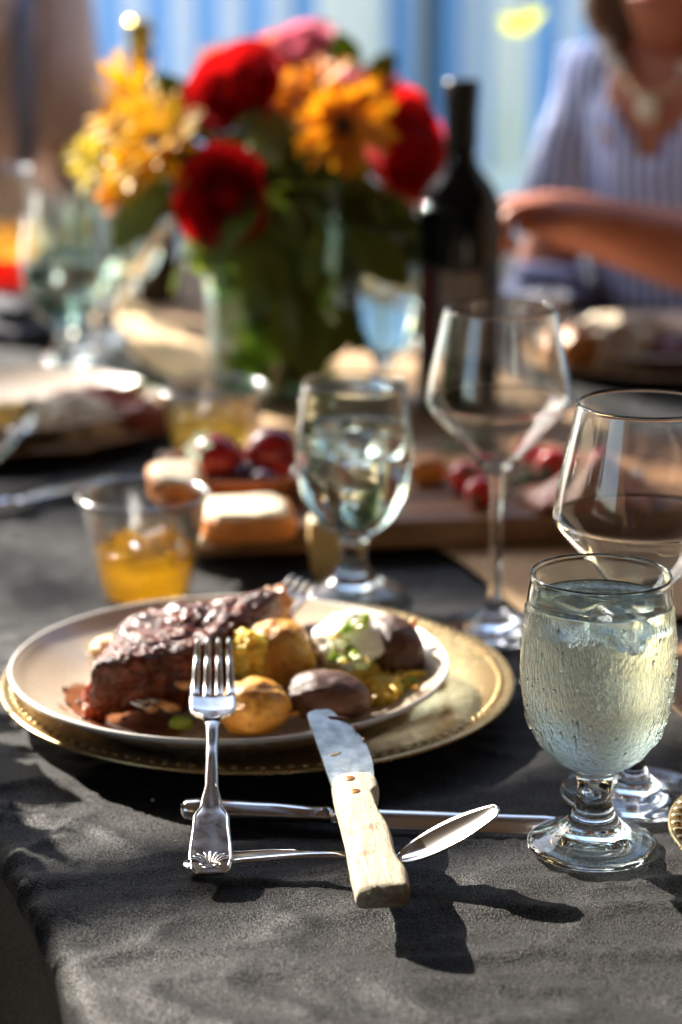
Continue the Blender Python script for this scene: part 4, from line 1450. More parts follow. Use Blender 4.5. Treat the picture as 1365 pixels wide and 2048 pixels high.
def sprig(px, py, px2, py2, label):
    a, b = G(px, py, BZ + 0.006), G(px2, py2, BZ + 0.010)
    t = thing('rosemary_sprig', label, 'herb', a, group='rosemary sprigs on the board')
    obj('stem', tube([(0, 0, 0), (b - a) * 0.5 + Vector((0, 0, 0.004)), b - a], 0.0012, 6), M('stem_green', (0.12, 0.15, 0.05), rough=0.6), t)
    parts = []
    for k in range(60):
        f = k / 60
        p = (b - a) * f + Vector((0, 0, 0.004))
        an = k * 2.4
        d_ = ((b - a).normalized() * 0.6 + Vector((math.cos(an), math.sin(an), math.sin(an * 1.3) * 0.6 + 0.3))).normalized() * 0.018
        parts.append(tube([p, p + d_ * 0.5, p + d_], [0.0012, 0.0016, 0.0004], 5, 0.5))
    obj('needles', join(*parts), rose_m, t, kind='stuff')


sprig(1015, 985, 1110, 955, 'dark green rosemary sprig before the red tomatoes')
sprig(880, 915, 985, 905, 'grey green rosemary sprig behind the tomatoes at the board back')
salami = M('cured_ham', stops=[(0.3, (0.42, 0.10, 0.07)), (0.6, (0.60, 0.24, 0.16)), (0.8, (0.78, 0.55, 0.45))], nscale=40, rough=0.35, translucent=0.2)
V, F = [], []
for i in range(13):
    for j in range(25):
        f = i / 12; a = 2 * PI * j / 24
        rr_ = 0.052 * f ** 0.8 * (1 + 0.12 * math.sin(5 * a) * f)
        V.append((rr_ * math.cos(a), rr_ * math.sin(a) * 0.7, 0.042 * (1 - f) ** 1.3 + 0.005 * f * math.sin(5 * a + 1)))
for i in range(12):
    for j in range(24):
        a = i * 25 + j
        F.append((a, a + 1, a + 26, a + 25))
o = obj('cured_ham', (V, F), salami, loc=G(1190, 1005, BZ + 0.006), label='folded pink cured ham seen through the near wine glass', cat='ham')
mod = o.modifiers.new('thick', 'SOLIDIFY'); mod.thickness = 0.0018
obj('cheese_ball', lump(0.012, 0.011, 0.011, 0.05, 2, 3, 10), M('white_cheese', (0.8, 0.8, 0.76), rough=0.4, sss=0.3), loc=G(1268, 968, BZ + 0.012), label='small white cheese ball beside the folded ham', cat='cheese')

# ================================================================== FLOWERS
VP = G(548, 800)
VD = 2.298
redp = M('red_petal', stops=[(0.3, (0.34, 0.002, 0.008)), (0.7, (0.52, 0.006, 0.012))], nscale=20, rough=0.55, translucent=0.3, tcol=(0.7, 0.01, 0.01))
orangep = M('orange_petal', stops=[(0.3, (0.62, 0.20, 0.005)), (0.7, (0.78, 0.32, 0.01))], nscale=30, rough=0.55, translucent=0.35)
yellowp = M('yellow_petal', stops=[(0.3, (0.70, 0.34, 0.01)), (0.7, (0.82, 0.52, 0.02))], nscale=30, rough=0.5, translucent=0.4)
limep = M('lemon_petal', stops=[(0.3, (0.72, 0.55, 0.03)), (0.7, (0.82, 0.68, 0.10))], nscale=30, rough=0.5, translucent=0.45)
pinkp = M('pink_petal', stops=[(0.3, (0.62, 0.12, 0.20)), (0.7, (0.80, 0.32, 0.40))], nscale=30, rough=0.5, translucent=0.4)
coralp = M('coral_petal', stops=[(0.3, (0.62, 0.12, 0.07)), (0.7, (0.78, 0.26, 0.18))], nscale=30, rough=0.5, translucent=0.4)
eye = M('flower_eye', stops=[(0.3, (0.03, 0.012, 0.005)), (0.7, (0.12, 0.05, 0.015))], nscale=200, rough=0.8, bump=1, bscale=600)
leafd = M('dark_leaf', stops=[(0.3, (0.09, 0.135, 0.015)), (0.7, (0.17, 0.22, 0.03))], nscale=25, rough=0.4, translucent=0.3, tcol=(0.16, 0.22, 0.02))
leafl = M('light_leaf', stops=[(0.3, (0.10, 0.18, 0.02)), (0.7, (0.20, 0.30, 0.04))], nscale=25, rough=0.4, translucent=0.4)
stemm = M('flower_stem', stops=[(0.3, (0.07, 0.12, 0.02)), (0.7, (0.14, 0.20, 0.04))], nscale=25, rough=0.5, translucent=0.15)
NECK = VP + Vector((0, 0, 0.20))


def stem_to(t, at):
    """a stem from the bloom down through the neck of the vase (local to t)"""
    inv = t.matrix_basis.inverted()
    k = random.uniform(-0.045, 0.045)
    nk = NECK + Vector((k, random.uniform(-0.045, 0.045), 0))
    bt = VP + Vector((-k * 0.7, random.uniform(-0.04, 0.04), 0.02))
    pts = [inv @ at, inv @ (at.lerp(nk, 0.45) + Vector((0, 0, 0.02))), inv @ nk, inv @ bt]
    o = obj('stem', tube(rp3(pts), 0.0032, 8), stemm, t)
    return o


def rp3(pts, n=6):
    out = []
    P = [pts[0]] + list(pts) + [pts[-1]]
    for i in range(1, len(P) - 2):
        p0, p1, p2, p3 = P[i - 1:i + 3]
        for k in range(n):
            t = k / n
            out.append(0.5 * ((2 * p1) + (p2 - p0) * t + (2 * p0 - 5 * p1 + 4 * p2 - p3) * t * t + (3 * p1 - p0 - 3 * p2 + p3) * t ** 3))
    out.append(pts[-1])
    return out


def rose(px, py, d, r, nrm, label, m=redp, seed=0):
    at = D(px, py, d)
    t = thing('rose', label, 'rose', at, group='red roses in the vase' if m is redp else None)
    q = Vector(nrm).normalized().to_track_quat('Z', 'Y')
    t.rotation_euler = q.to_euler()
    rnd = random.Random(seed)
    n = 34
    for ring_, (k0, k1) in (('inner_petals', (0, 12)), ('outer_petals', (12, 34))):
        V, F = [], []
        for k in range(k0, k1):
            f = k / (n - 1)
            a0 = k * 2.399 + rnd.uniform(-0.2, 0.2)
            rad = r * (0.12 + 0.80 * f ** 0.8)
            wid = R(78 - 22 * f)
            hgt = r * (1.02 - 0.35 * f)
            base = -r * 0.55
            curl = 0.25 + 0.5 * f
            i0 = len(V)
            for i in range(7):
                v = i / 6
                for j in range(9):
                    u = -1 + j / 4
                    a = a0 + u * wid * (1 - 0.25 * v)
                    rr_ = rad * (0.35 + 0.75 * math.sin(min(v * 1.25, 1) * PI / 2)) * (1 + curl * max(0, v - 0.72) * 1.6)
                    rr_ *= 1 - 0.75 * (1 - f) ** 1.5 * v ** 2
                    rr_ += r * 0.06 * N.noise(Vector((a * 2, v * 3, k)))
                    z = base + (hgt - base) * v * (1 - 0.10 * u * u * v) - r * 0.3 * f * max(0, v - 0.7) - f * 0.18 * r
                    V.append((rr_ * math.cos(a), rr_ * math.sin(a), z))
            for i in range(6):
                for j in range(8):
                    a = i0 + i * 9 + j
                    F.append((a, a + 1, a + 10, a + 9))
        obj(ring_, (V, F), m, t)
    obj('calyx', lump(r * 0.3, r * 0.3, r * 0.22, 0.1, 2, seed, 6), stemm, t, loc=(0, 0, -r * 0.6))
    bpy.context.view_layer.update()
    stem_to(t, at - Vector(nrm).normalized() * r * 0.6)
    return t


def daisy(px, py, d, r, nrm, label, m, n=20, layers=2, cup_=0.15, er=0.26, seed=0, name='gerbera', em=None, group='orange and yellow daisies in the vase'):
    at = D(px, py, d)
    t = thing(name, label, 'flower', at, group=group)
    t.rotation_euler = Vector(nrm).normalized().to_track_quat('Z', 'Y').to_euler()
    rnd = random.Random(seed)
    V, F = [], []
    for i in range(8):
        f = i / 7
        hw = r * 0.14 * math.sin(PI * (0.12 + 0.80 * f)) ** 0.7
        x = r * (0.15 + 0.85 * f)
        z = r * cup_ * f * f * 1.4 - r * 0.10 * f ** 4
        V += [(x, -hw, z + hw * 0.25), (x, 0, z), (x, hw, z + hw * 0.25)]
    for i in range(7):
        for j in range(2):
            a = i * 3 + j
            F.append((a, a + 1, a + 4, a + 3))
    me = bpy.data.meshes.new('petal'); me.from_pydata(V, [], F); me.materials.append(m)
    me.polygons.foreach_set('use_smooth', [True] * len(me.polygons))
    for l in range(layers):
        for k in range(n):
            o = obj('petal', me, None, t, rot=(rnd.uniform(-0.5, 0.5), -0.28 * l + rnd.uniform(-0.3, 0.25), 2 * PI * (k + 0.5 * l) / n + rnd.uniform(-0.06, 0.06)), loc=(0, 0, 0.002 * l))
            o.scale = (rnd.uniform(0.72, 1.1) * (1 - 0.16 * l),) * 3
    obj('flower_eye', lump(r * er, r * er, r * 0.12, 0.15, 6, seed, 10), em or eye, t, loc=(0, 0, r * 0.04))
    bpy.context.view_layer.update()
    stem_to(t, at - Vector(nrm).normalized() * r * 0.06)
    return t


rose(482, 188, 2.26, 0.043, (-0.25, -0.75, 0.6), 'upper red rose near the middle top of the bouquet', seed=1)
rose(455, 392, 2.17, 0.041, (-0.3, -0.95, 0.1), 'lower red rose hanging over the vase front', seed=2)
rose(798, 304, 2.30, 0.050, (0.75, -0.55, 0.25), 'bright red rose at the right side of the bouquet', seed=3)
daisy(683, 256, 2.17, 0.056, (0.05, -0.9, 0.4), 'orange gerbera with dark eye facing the camera right of centre', orangep, seed=1)
daisy(640, 175, 2.24, 0.044, (-0.1, -0.5, 0.9), 'orange gerbera behind the dark eyed one at the bouquet top', orangep, seed=2)
daisy(316, 296, 2.20, 0.060, (-0.45, -0.62, 0.72), 'golden gerbera leaning left beside the roses', yellowp, n=22, seed=3)
daisy(262, 200, 2.32, 0.042, (-0.2, -0.4, 0.9), 'yellow flower with pointed petals above the golden gerbera', yellowp, n=15, seed=4, cup_=0.7, er=0.16)
daisy(238, 240, 2.28, 0.040, (-0.6, -0.4, 0.7), 'golden flower in the sun at the upper left of the bouquet', yellowp, n=18, seed=24)
daisy(352, 245, 2.26, 0.036, (-0.1, -0.6, 0.8), 'golden flower tucked between the leaf and the upper red rose', yellowp, n=18, seed=25)
daisy(300, 245, 2.24, 0.040, (-0.5, -0.6, 0.7), 'golden flower above the leaning golden gerbera', yellowp, n=18, seed=31)
daisy(165, 305, 2.32, 0.026, (-0.8, -0.4, 0.5), 'small lemon flower at the leftmost tip of the bouquet', limep, n=12, seed=32)
daisy(262, 345, 2.20, 0.036, (-0.6, -0.75, 0.1), 'golden flower hanging under the leaning golden gerbera', yellowp, n=18, seed=33)
daisy(205, 300, 2.30, 0.034, (-0.8, -0.4, 0.5), 'pale yellow flower at the left of the bouquet above the lemon one', limep, n=16, seed=26)
daisy(590, 205, 2.28, 0.038, (-0.1, -0.8, 0.5), 'orange flower peeping out left of the dark eyed gerbera', orangep, n=18, seed=27)
daisy(735, 215, 2.26, 0.036, (0.4, -0.7, 0.5), 'orange flower at the right behind the dark eyed gerbera', orangep, n=18, seed=28)
daisy(185, 338, 2.26, 0.032, (-0.8, -0.5, 0.3), 'lemon yellow flower at the far left of the bouquet', limep, n=14, seed=5, er=0.2)
daisy(232, 392, 2.22, 0.022, (-0.6, -0.7, -0.2), 'small orange blossom hanging low at the bouquet left', orangep, n=10, seed=6, cup_=0.5)
daisy(775, 432, 2.30, 0.034, (0.7, -0.7, -0.1), 'orange flower low at the bouquet right, beside the bottle', orangep, n=14, seed=7)
daisy(806, 395, 2.36, 0.022, (0.8, -0.4, 0.3), 'small lemon flower beside the bottle shoulder', limep, n=10, seed=8)
daisy(800, 482, 2.36, 0.020, (0.8, -0.5, 0.2), 'lowest small lemon flower beside the wine bottle', limep, n=10, seed=18)
rose(615, 92, 2.40, 0.028, (-0.1, -0.5, 0.85), 'pink rose standing at the very top of the bouquet', pinkp, 9)
rose(655, 100, 2.44, 0.024, (0.3, -0.5, 0.8), 'deep pink rose just right of the topmost pink one', M('magenta_petal', (0.42, 0.05, 0.12), rough=0.5, translucent=0.4), 10)
rose(560, 118, 2.42, 0.030, (0, -0.5, 0.85), 'coral rose behind the upper red rose', coralp, 11)
rose(752, 190, 2.40, 0.028, (0.3, -0.5, 0.8), 'pale coral rose above the bright red rose', coralp, 12)
daisy(700, 168, 2.22, 0.018, (0.1, -0.8, 0.5), 'tiny pink blossom above the dark eyed gerbera', pinkp, n=8, seed=13)
daisy(428, 135, 2.40, 0.022, (0, -0.4, 0.9), 'small orange bud flower behind the upper red rose', orangep, n=9, seed=14, cup_=0.8)


def leafy(px, py, d, ln, wd, direction, m, label, droop=0.3):
    at = D(px, py, d)
    t = thing('bouquet_leaf', label, 'leaf', at, group='leaves of the bouquet')
    x = Vector(direction).normalized()
    t.rotation_euler = frame(x, Vector((0.1, -0.8, 0.6))).to_euler()
    V, F = [], []
    for i in range(13):
        f = i / 12
        hw = wd / 2 * math.sin(PI * min(f * 0.97 + 0.02, 1)) ** 0.75
        zz = -droop * ln * f * f
        for j in range(5):
            u = -1 + j / 2
            V.append((f * ln, u * hw, zz + abs(u) * hw * 0.25 + 0.002 * math.sin(9 * f + u)))
    for i in range(12):
        for j in range(4):
            a = i * 5 + j
            F.append((a, a + 1, a + 6, a + 5))
    o = obj('leaf_blade', (V, F), m, t)
    md = o.modifiers.new('thick', 'SOLIDIFY'); md.thickness = 0.0006
    obj('midrib', tube([(f * ln, 0, -droop * ln * f * f + 0.0004) for f in [q / 8 for q in range(9)]], [0.0014 - 0.0001 * q for q in range(9)], 5), stemm, t)
    bpy.context.view_layer.update()
    stem_to(t, at)


for a in ((690, 470, 2.16, 0.08, 0.05, (0.8, -0.2, -0.45), leafd, 'large dark leaf drooping at the vase right'),
          (700, 150, 2.32, 0.045, 0.035, (-0.2, -0.2, 0.9), leafl, 'round green leaf at the bouquet top'),
          (372, 232, 2.28, 0.055, 0.04, (-0.5, 0.1, 0.8), leafl, 'light green leaf between the golden gerbera and the upper rose'),
          (620, 380, 2.18, 0.10, 0.05, (-0.2, -0.3, -0.8), leafd, 'dark leaf hanging below the dark eyed gerbera'),
          (575, 330, 2.24, 0.07, 0.05, (0.3, 0.2, 0.3), leafd, 'dark leaf between the two middle red roses'),
          (560, 430, 2.19, 0.10, 0.06, (0.3, -0.3, -0.8), leafd, 'dark leaf hanging right of the lower red rose'),
          (650, 440, 2.15, 0.07, 0.022, (-0.25, -0.3, -0.9), leafl, 'narrow yellow green leaf hanging at the vase front'),
          (340, 360, 2.28, 0.09, 0.05, (-0.5, -0.2, -0.5), leafd, 'dark leaf under the golden gerbera'),
          (740, 380, 2.24, 0.09, 0.05, (0.5, -0.2, -0.6), leafd, 'dark leaf under the bright red rose'),
          (520, 290, 2.30, 0.08, 0.05, (0.5, 0.2, -0.2), leafd, 'dark leaf behind the upper red rose'),
          (600, 300, 2.26, 0.08, 0.05, (-0.3, -0.4, 0.3), leafd, 'dark leaf left of the dark eyed gerbera'),
          (420, 320, 2.26, 0.08, 0.05, (-0.5, -0.4, 0.1), leafd, 'dark leaf left behind the lower red rose'),
          (660, 340, 2.26, 0.10, 0.06, (0.4, -0.4, -0.4), leafd, 'dark leaf behind the dark eyed gerbera'),
          (745, 170, 2.36, 0.04, 0.03, (0.4, -0.2, 0.7), leafd, 'small dark leaf above the bright red rose')):
    leafy(*a)

vs = thing('flower_vase', 'clear glass vase crowded with green stems in the middle of the table', 'vase', VP)
vo_ = rp([(0, 0.004), (0.05, 0.004), (0.062, 0.006), (0.066, 0.02), (0.070, 0.08), (0.073, 0.15), (0.080, 0.205), (0.083, 0.217)], 5)
vi_ = rp([(0.0815, 0.2185), (0.078, 0.205), (0.070, 0.15), (0.067, 0.08), (0.062, 0.024), (0.05, 0.016), (0, 0.016)], 5)
obj('glass_body', lathe(vo_ + vi_, 80), thin_glass('vase_glass', (0.90, 0.95, 0.88), base=0.06, power=2.4, rough=0.05), vs)
obj('vase_water', lathe([(0, 0.0165), (0.05, 0.0168)] + [(r_ - 0.001, z_) for r_, z_ in ((0.062, 0.026), (0.067, 0.08), (0.0695, 0.14))] + [(0, 0.14)], 64), thin_glass('vase_water', (0.80, 0.86, 0.62), base=0.03), vs)
# the thicket of stems and leaves inside
grn = thing('vase_greenery', 'thicket of green stems and leaves filling the glass vase', 'greenery', VP)
rnd = random.Random(21)
for k in range(30):
    a = rnd.uniform(0, 2 * PI); r_ = rnd.uniform(0.005, 0.055)
    a2 = a + rnd.uniform(1.5, 4)
    obj('stem', tube([(r_ * math.cos(a2) * 0.9, r_ * math.sin(a2) * 0.9, 0.018), (r_ * 0.4 * math.cos(a), r_ * 0.4 * math.sin(a), 0.11), (r_ * 1.2 * math.cos(a), r_ * 1.2 * math.sin(a), 0.235)], 0.0034, 7), stemm, grn)
V, F = [], []
for k in range(190):
    a = rnd.uniform(0, 2 * PI); r_ = rnd.uniform(0.02, 0.060) * (1.35 if k > 120 else 1); z = rnd.uniform(0.03, 0.22) if k <= 120 else rnd.uniform(0.20, 0.262)
    q = Quaternion(Vector((rnd.gauss(0, 1), rnd.gauss(0, 1), rnd.gauss(0, 1))).normalized(), rnd.uniform(0, 6))
    me_v = []
    for i in range(6):
        f = i / 5
        hw = 0.015 * math.sin(PI * (f * 0.95 + 0.03))
        for u in (-1, 0, 1):
            p = q @ Vector(((f - 0.5) * 0.062, u * hw, -0.012 * f * f + abs(u) * 0.003)) + Vector((r_ * math.cos(a), r_ * math.sin(a), z))
            if z < 0.22:
                l_ = math.hypot(p.x, p.y)
                if l_ > 0.063: p.x *= 0.063 / l_; p.y *= 0.063 / l_
                p.z = max(p.z, 0.02)
            me_v.append(p)
    fs = [(i * 3 + j, i * 3 + j + 1, i * 3 + j + 4, i * 3 + j + 3) for i in range(5) for j in range(2)]
    obj('leaf', (me_v, fs), leafd if k % 3 else leafl, grn)
for k in range(20, 80):      # foliage spilling over the rim of the vase
    a = rnd.uniform(0, 2 * PI) if k > 50 else rnd.uniform(PI * 1.42, PI * 1.98)
    r_ = rnd.uniform(0.078, 0.105); z = rnd.uniform(0.09, 0.185) if k <= 50 else rnd.uniform(0.16, 0.26)
    dn = Vector((math.cos(a) * 0.5, math.sin(a) * 0.5, -0.8)).normalized()
    fm = frame(dn, Vector((math.cos(a), math.sin(a), 0.5)), (r_ * math.cos(a) * 0.85, r_ * math.sin(a) * 0.85, z)) @ Matrix.Rotation(rnd.uniform(-0.8, 0.8), 4, 'Z') @ Matrix.Rotation(rnd.uniform(-0.5, 0.5), 4, 'X')
    ln, wd = rnd.uniform(0.04, 0.075), rnd.uniform(0.010, 0.018)
    me_v = []
    for i in range(7):
        f = i / 6
        hw_ = wd * math.sin(PI * (f * 0.95 + 0.03)) ** 0.8
        for u in (-1, 0, 1): me_v.append(fm @ Vector((f * ln, u * hw_, -0.2 * ln * f * f + abs(u) * hw_ * 0.3)))
    obj('leaf', (me_v, [(i * 3 + j, i * 3 + j + 1, i * 3 + j + 4, i * 3 + j + 3) for i in range(6) for j in range(2)]), leafd if k % 4 else leafl, grn)

# ================================================================== BOTTLES
blackglass = M('black_bottle_glass', (0.003, 0.004, 0.004), rough=0.05, spec=0.4)


def bottle(loc, label, prof, m, foil=None, lab=None, name='wine_bottle'):
    t = thing(name, label, 'bottle', loc)
    obj('glass_body', lathe(rp(prof, 6), 72), m, t)
    if foil:
        z0, r0, z1, r1, fm = foil
        obj('foil_capsule', lathe([(r0 + 0.0006, z0), (r1 + 0.0006, (z0 + z1) / 2), (r1 + 0.0016, z1 - 0.014), (r1 + 0.0018, z1 - 0.003), (r1 + 0.0008, z1 + 0.0008), (0, z1 + 0.0012)], 48), fm, t)
    if lab:
        z0, z1, rr_, a0, a1, lm, bands = lab
        V, F = [], []
        for i in range(21):
            a = a0 + (a1 - a0) * i / 20
            for r_, z in ((rr_, z0), (rr_, z1), (rr_ - 0.0006, z1), (rr_ - 0.0006, z0)): V.append((r_ * math.cos(a), r_ * math.sin(a), z))
        for i in range(20):
            for k in range(4):
                l = (k + 1) % 4
                F.append((i * 4 + k, (i + 1) * 4 + k, (i + 1) * 4 + l, i * 4 + l))
        L_ = obj('label', (V, F), lm, t)
        for z0b, z1b, b0, b1, bm2 in bands:
            V, F = [], []
            for i in range(17):
                a = b0 + (b1 - b0) * i / 16
                for r_, z in ((rr_ + 0.0004, z0b), (rr_ + 0.0004, z1b)): V.append((r_ * math.cos(a), r_ * math.sin(a), z))
            for i in range(16):
                F.append((i * 2, i * 2 + 2, i * 2 + 3, i * 2 + 1))
            obj('label_print', (V, F), bm2, L_)
    return t


cap = M('black_foil', (0.012, 0.013, 0.013), rough=0.32, metal=0.3)
lab = M('dark_label', (0.05, 0.048, 0.045), rough=0.6)
labp = M('label_grey', stops=[(0.4, (0.24, 0.22, 0.19)), (0.6, (0.34, 0.31, 0.27))], nscale=120, rough=0.6)
labr = M('label_red', (0.16, 0.01, 0.02), rough=0.5)
bp_ = G(915, 822)
_wb = bottle(bp_, 'dark red wine bottle standing behind the far wine glass', [(0, 0.004), (0.030, 0.002), (0.0375, 0.004), (0.0385, 0.012), (0.0385, 0.10), (0.0385, 0.195), (0.0370, 0.208), (0.0300, 0.224), (0.0195, 0.238), (0.0148, 0.250),
              (0.0140, 0.285), (0.0138, 0.309), (0.0152, 0.311), (0.0152, 0.322), (0.0138, 0.324), (0, 0.324)], blackglass, (0.262, 0.0142, 0.324, 0.0142, cap),
       (0.055, 0.150, 0.0392, R(200), R(335), lab, [(0.110, 0.145, R(240), R(300), labp), (0.062, 0.105, R(238), R(302), labp), (0.06, 0.145, R(212), R(226), labr)]))
_wb.scale = (1.09, 1.09, 1.03)
amber = M('amber_bottle_glass', (0.03, 0.016, 0.003), rough=0.05, spec=0.6)
goldfoil = M('gold_foil', (0.75, 0.55, 0.10), rough=0.3, metal=0.9)
cp = D(282, 100, 2.78)
bottle((cp.x, cp.y, 0), 'tall amber bottle with gold foil behind the flowers', [(0, 0.004), (0.034, 0.002), (0.0415, 0.006), (0.042, 0.05), (0.042, 0.14), (0.039, 0.17), (0.028, 0.215), (0.0185, 0.255), (0.0155, 0.29), (0.0145, 0.345),
              (0.0165, 0.347), (0.0165, 0.357), (0.014, 0.360), (0, 0.360)], amber, (0.330, 0.0152, 0.362, 0.0150, goldfoil), name='amber_bottle')

# ================================================================== FAR SETTINGS
l0 = G(25, 862)
charger(l0, 0.165, bronze, 'brown charger plate in the left background under a used plate')
plate((l0.x, l0.y, 0.0035), 0.142, china, 'used cream plate with leftovers in the left background')
mash = M('mashed_potato', stops=[(0.3, (0.56, 0.44, 0.30)), (0.7, (0.72, 0.62, 0.46))], nscale=40, rough=0.6, bump=0.5, bscale=90, bdist=0.002)
pinkm = M('pink_meat', stops=[(0.3, (0.36, 0.07, 0.06)), (0.7, (0.58, 0.20, 0.16))], nscale=40, rough=0.4, bump=0.4, bscale=90)
obj('mash_heap', lump(0.052, 0.045, 0.026, 0.25, 2.5, 41, 20), mash, loc=G(140, 845, 0.022), label='pale heap of mash on the left background plate', cat='food')
obj('meat_slice', lump(0.045, 0.025, 0.018, 0.25, 2.5, 42, 16), pinkm, loc=G(205, 806, 0.028), label='pink meat slice at the back of the left background plate', cat='meat')
obj('meat_slice', lump(0.030, 0.020, 0.016, 0.25, 2.5, 43, 16), M('brown_red_meat', (0.30, 0.07, 0.04), rough=0.4), loc=G(290, 838, 0.026), label='reddish meat bit at the right rim of the left background plate', cat='meat')
obj('butter_pat', lump(0.020, 0.018, 0.015, 0.15, 2, 44, 10, 0.4), M('butter', (0.75, 0.55, 0.14), rough=0.35, sss=0.3), loc=G(12, 832, 0.030), label='yellow butter pat at the left edge on the background plate', cat='butter')
gb = obj('green_bean', tube([(-0.035, 0, 0), (-0.01, 0.004, 0.004), (0.012, 0.003, 0.005), (0.035, -0.002, 0)], [0.003, 0.0048, 0.0048, 0.003], 8), leafl, loc=G(262, 790, 0.03), rot=(0, -0.15, 0.9), label='green bean on the left background plate', cat='bean')


def simple_knife(a, b, label, lift=0.004):
    t = thing('table_knife', label, 'knife', group='silver knives in the background')
    set_frame(t, b - a, (0, 0, 1), a)
    L = (b - a).length
    wt_ = [(0, 0.003), (0.03 * L, 0.008), (0.36 * L, 0.0068), (0.42 * L, 0.0045)]
    obj('handle', loft([(Vector((x, 0, 0)), Vector((0, 1, 0)), Vector((0, 0, 1)), interp(wt_, x), 0.004) for x in [0.42 * L * q / 16 for q in range(17)]], 14, 2.2), silver2, t)
    obj('blade', loft([(Vector((0.415 * L + 0.585 * L * q / 12, 0, 0)), Vector((0, 1, 0)), Vector((0, 0, 1)), 0.0100 * (1 - 0.7 * max(0, (q - 9) / 3)), 0.0009) for q in range(13)], 10, 4), silver2, t)
    return t


simple_knife(G(-150, 1042, 0.006), G(245, 950, 0.006), 'silver knife lying on the cloth left of the amber cup')
simple_knife(G(-30, 935, 0.034), G(118, 782, 0.036), 'silver knife laid across the left background plate')
sp_ = simple_knife(G(205, 640, 0.03), D(352, 432, 2.44), 'long silver handle leaning up against the vase at the left')
nap_d = M('navy_napkin', stops=[(0.3, (0.035, 0.035, 0.05)), (0.7, (0.06, 0.06, 0.08))], nscale=60, rough=0.85, sheen=0.2)
nap_t = M('tan_napkin', stops=[(0.3, (0.58, 0.40, 0.21)), (0.7, (0.70, 0.50, 0.28))], nscale=40, rough=0.85, bump=0.4, bscale=300)
nap_b = M('blue_napkin', stops=[(0.3, (0.15, 0.17, 0.30)), (0.7, (0.22, 0.24, 0.38))], nscale=40, rough=0.85)


def napkin(a, b, wd, th, m, label, seed):
    ctr = (a + b) / 2
    t = thing('folded_napkin', label, 'napkin', ctr)
    set_frame(t, b - a, (0, 0, 1), ctr)
    L = (b - a).length
    V, F = cubes(26)
    for q in range(2):
        vv = []
        for p in V:
            m4 = (abs(p.x) ** 6 + abs(p.y) ** 3 + abs(p.z) ** 2.5) ** (1 / 3.2)
            n_ = p / max(m4, 0.75)
            k = 1 + 0.10 * fbm(Vector((n_.x * 2.0, n_.y * 2, n_.z + seed + q)), 3)
            vv.append((n_.x * L / 2 * (1 - 0.12 * q), n_.y * wd / 2 * k * (1 - 0.25 * q), (n_.z * th / 4 * k) + th * (0.26 + 0.45 * q) + 0.004 * N.noise(Vector((n_.x * 5, n_.y * 3, seed + q)))))
        obj('fold', (vv, F), m, t)
    return t


napkin(G(190, 590, 0), G(425, 775, 0), 0.085, 0.012, nap_t, 'tan folded napkin lying in the sun between goblets and vase', 3)
napkin(G(-60, 672, 0), G(130, 650, 0), 0.20, 0.050, nap_d, 'dark navy bundled napkin at the left edge before the tall drink', 6)
napkin(G(1010, 592, 0), G(1185, 596, 0), 0.13, 0.045, nap_b, 'blue grey bundled napkin on the table below the arm', 9)
wc = G(1345, 728, 0.0)
charger(wc, 0.165, bronze, 'brown charger plate before the person in the striped top')
plate((wc.x, wc.y, 0.0035), 0.142, china, 'cream plate of food before the person in the striped top')
obj('sweet_potato', lump(0.030, 0.026, 0.024, 0.2, 2.2, 51, 16), M('orange_food', stops=[(0.3, (0.45, 0.14, 0.02)), (0.7, (0.62, 0.26, 0.05))], nscale=50, rough=0.4, bump=0.3, bscale=100), loc=G(1170, 694, 0.036), label='orange roast chunk at the left of the far right plate', cat='food')
obj('mash_heap', lump(0.060, 0.045, 0.034, 0.3, 2.5, 52, 18), mash, loc=G(1245, 690, 0.036), label='pale heap of mash on the far right plate', cat='food')
obj('meat_slice', lump(0.04, 0.035, 0.022, 0.25, 2.5, 53, 14), M('dark_red_meat', (0.14, 0.02, 0.015), rough=0.35), loc=G(1350, 705, 0.032), label='dark red meat at the right edge on the far right plate', cat='meat')
rk = thing('ramekin', 'small white ramekin shining in the sun behind the far wine glass', 'ramekin', G(1085, 655, 0))
obj('dish', lathe(rp([(0, 0.0), (0.026, 0.0), (0.029, 0.004), (0.031, 0.034), (0.0335, 0.040), (0.0315, 0.041), (0.028, 0.034), (0.026, 0.008), (0, 0.007)], 4), 48), M('white_china', (0.82, 0.82, 0.80), rough=0.2, coat=0.3), rk)
obj('dip', lump(0.027, 0.027, 0.014, 0.15, 3, 4, 12), creamm, rk, loc=(0, 0, 0.032))

# twig of bright leaves hanging in from above
tw = thing('leafy_twig', 'hanging twig with a bright yellow green leaf above the bottle', 'twig', D(1043, 48, 4.2))
obj('stem', tube([(0.0, 0, 0.01), (0.02, 0.02, 0.12), (0.06, 0.05, 0.45), (0.14, 0.1, 1.2)], [0.002, 0.003, 0.004, 0.008], 6), bark, tw)
for k, (dx, dz, rz_) in enumerate(((-0.012, -0.003, 0.4), (0.02, 0.012, -0.5), (0.05, 0.3, 0.2), (0.1, 0.7, 1.2))):
    V = [(0.032 * a, 0.004 * a * a, 0.017 * b * (1 - 0.5 * a)) for a, b in ((-1, 0), (-0.4, 0.8), (0.3, 0.7), (1, 0), (0.3, -0.7), (-0.4, -0.8))]
    obj('leaf', (V, [(0, 1, 2, 3, 4, 5)]), M('lime_leaf', (0.45, 0.50, 0.04), rough=0.4, translucent=0.5, tcol=(0.75, 0.8, 0.05)), tw, smooth=False, loc=(dx, 0, dz), rot=(0, rz_, 0))

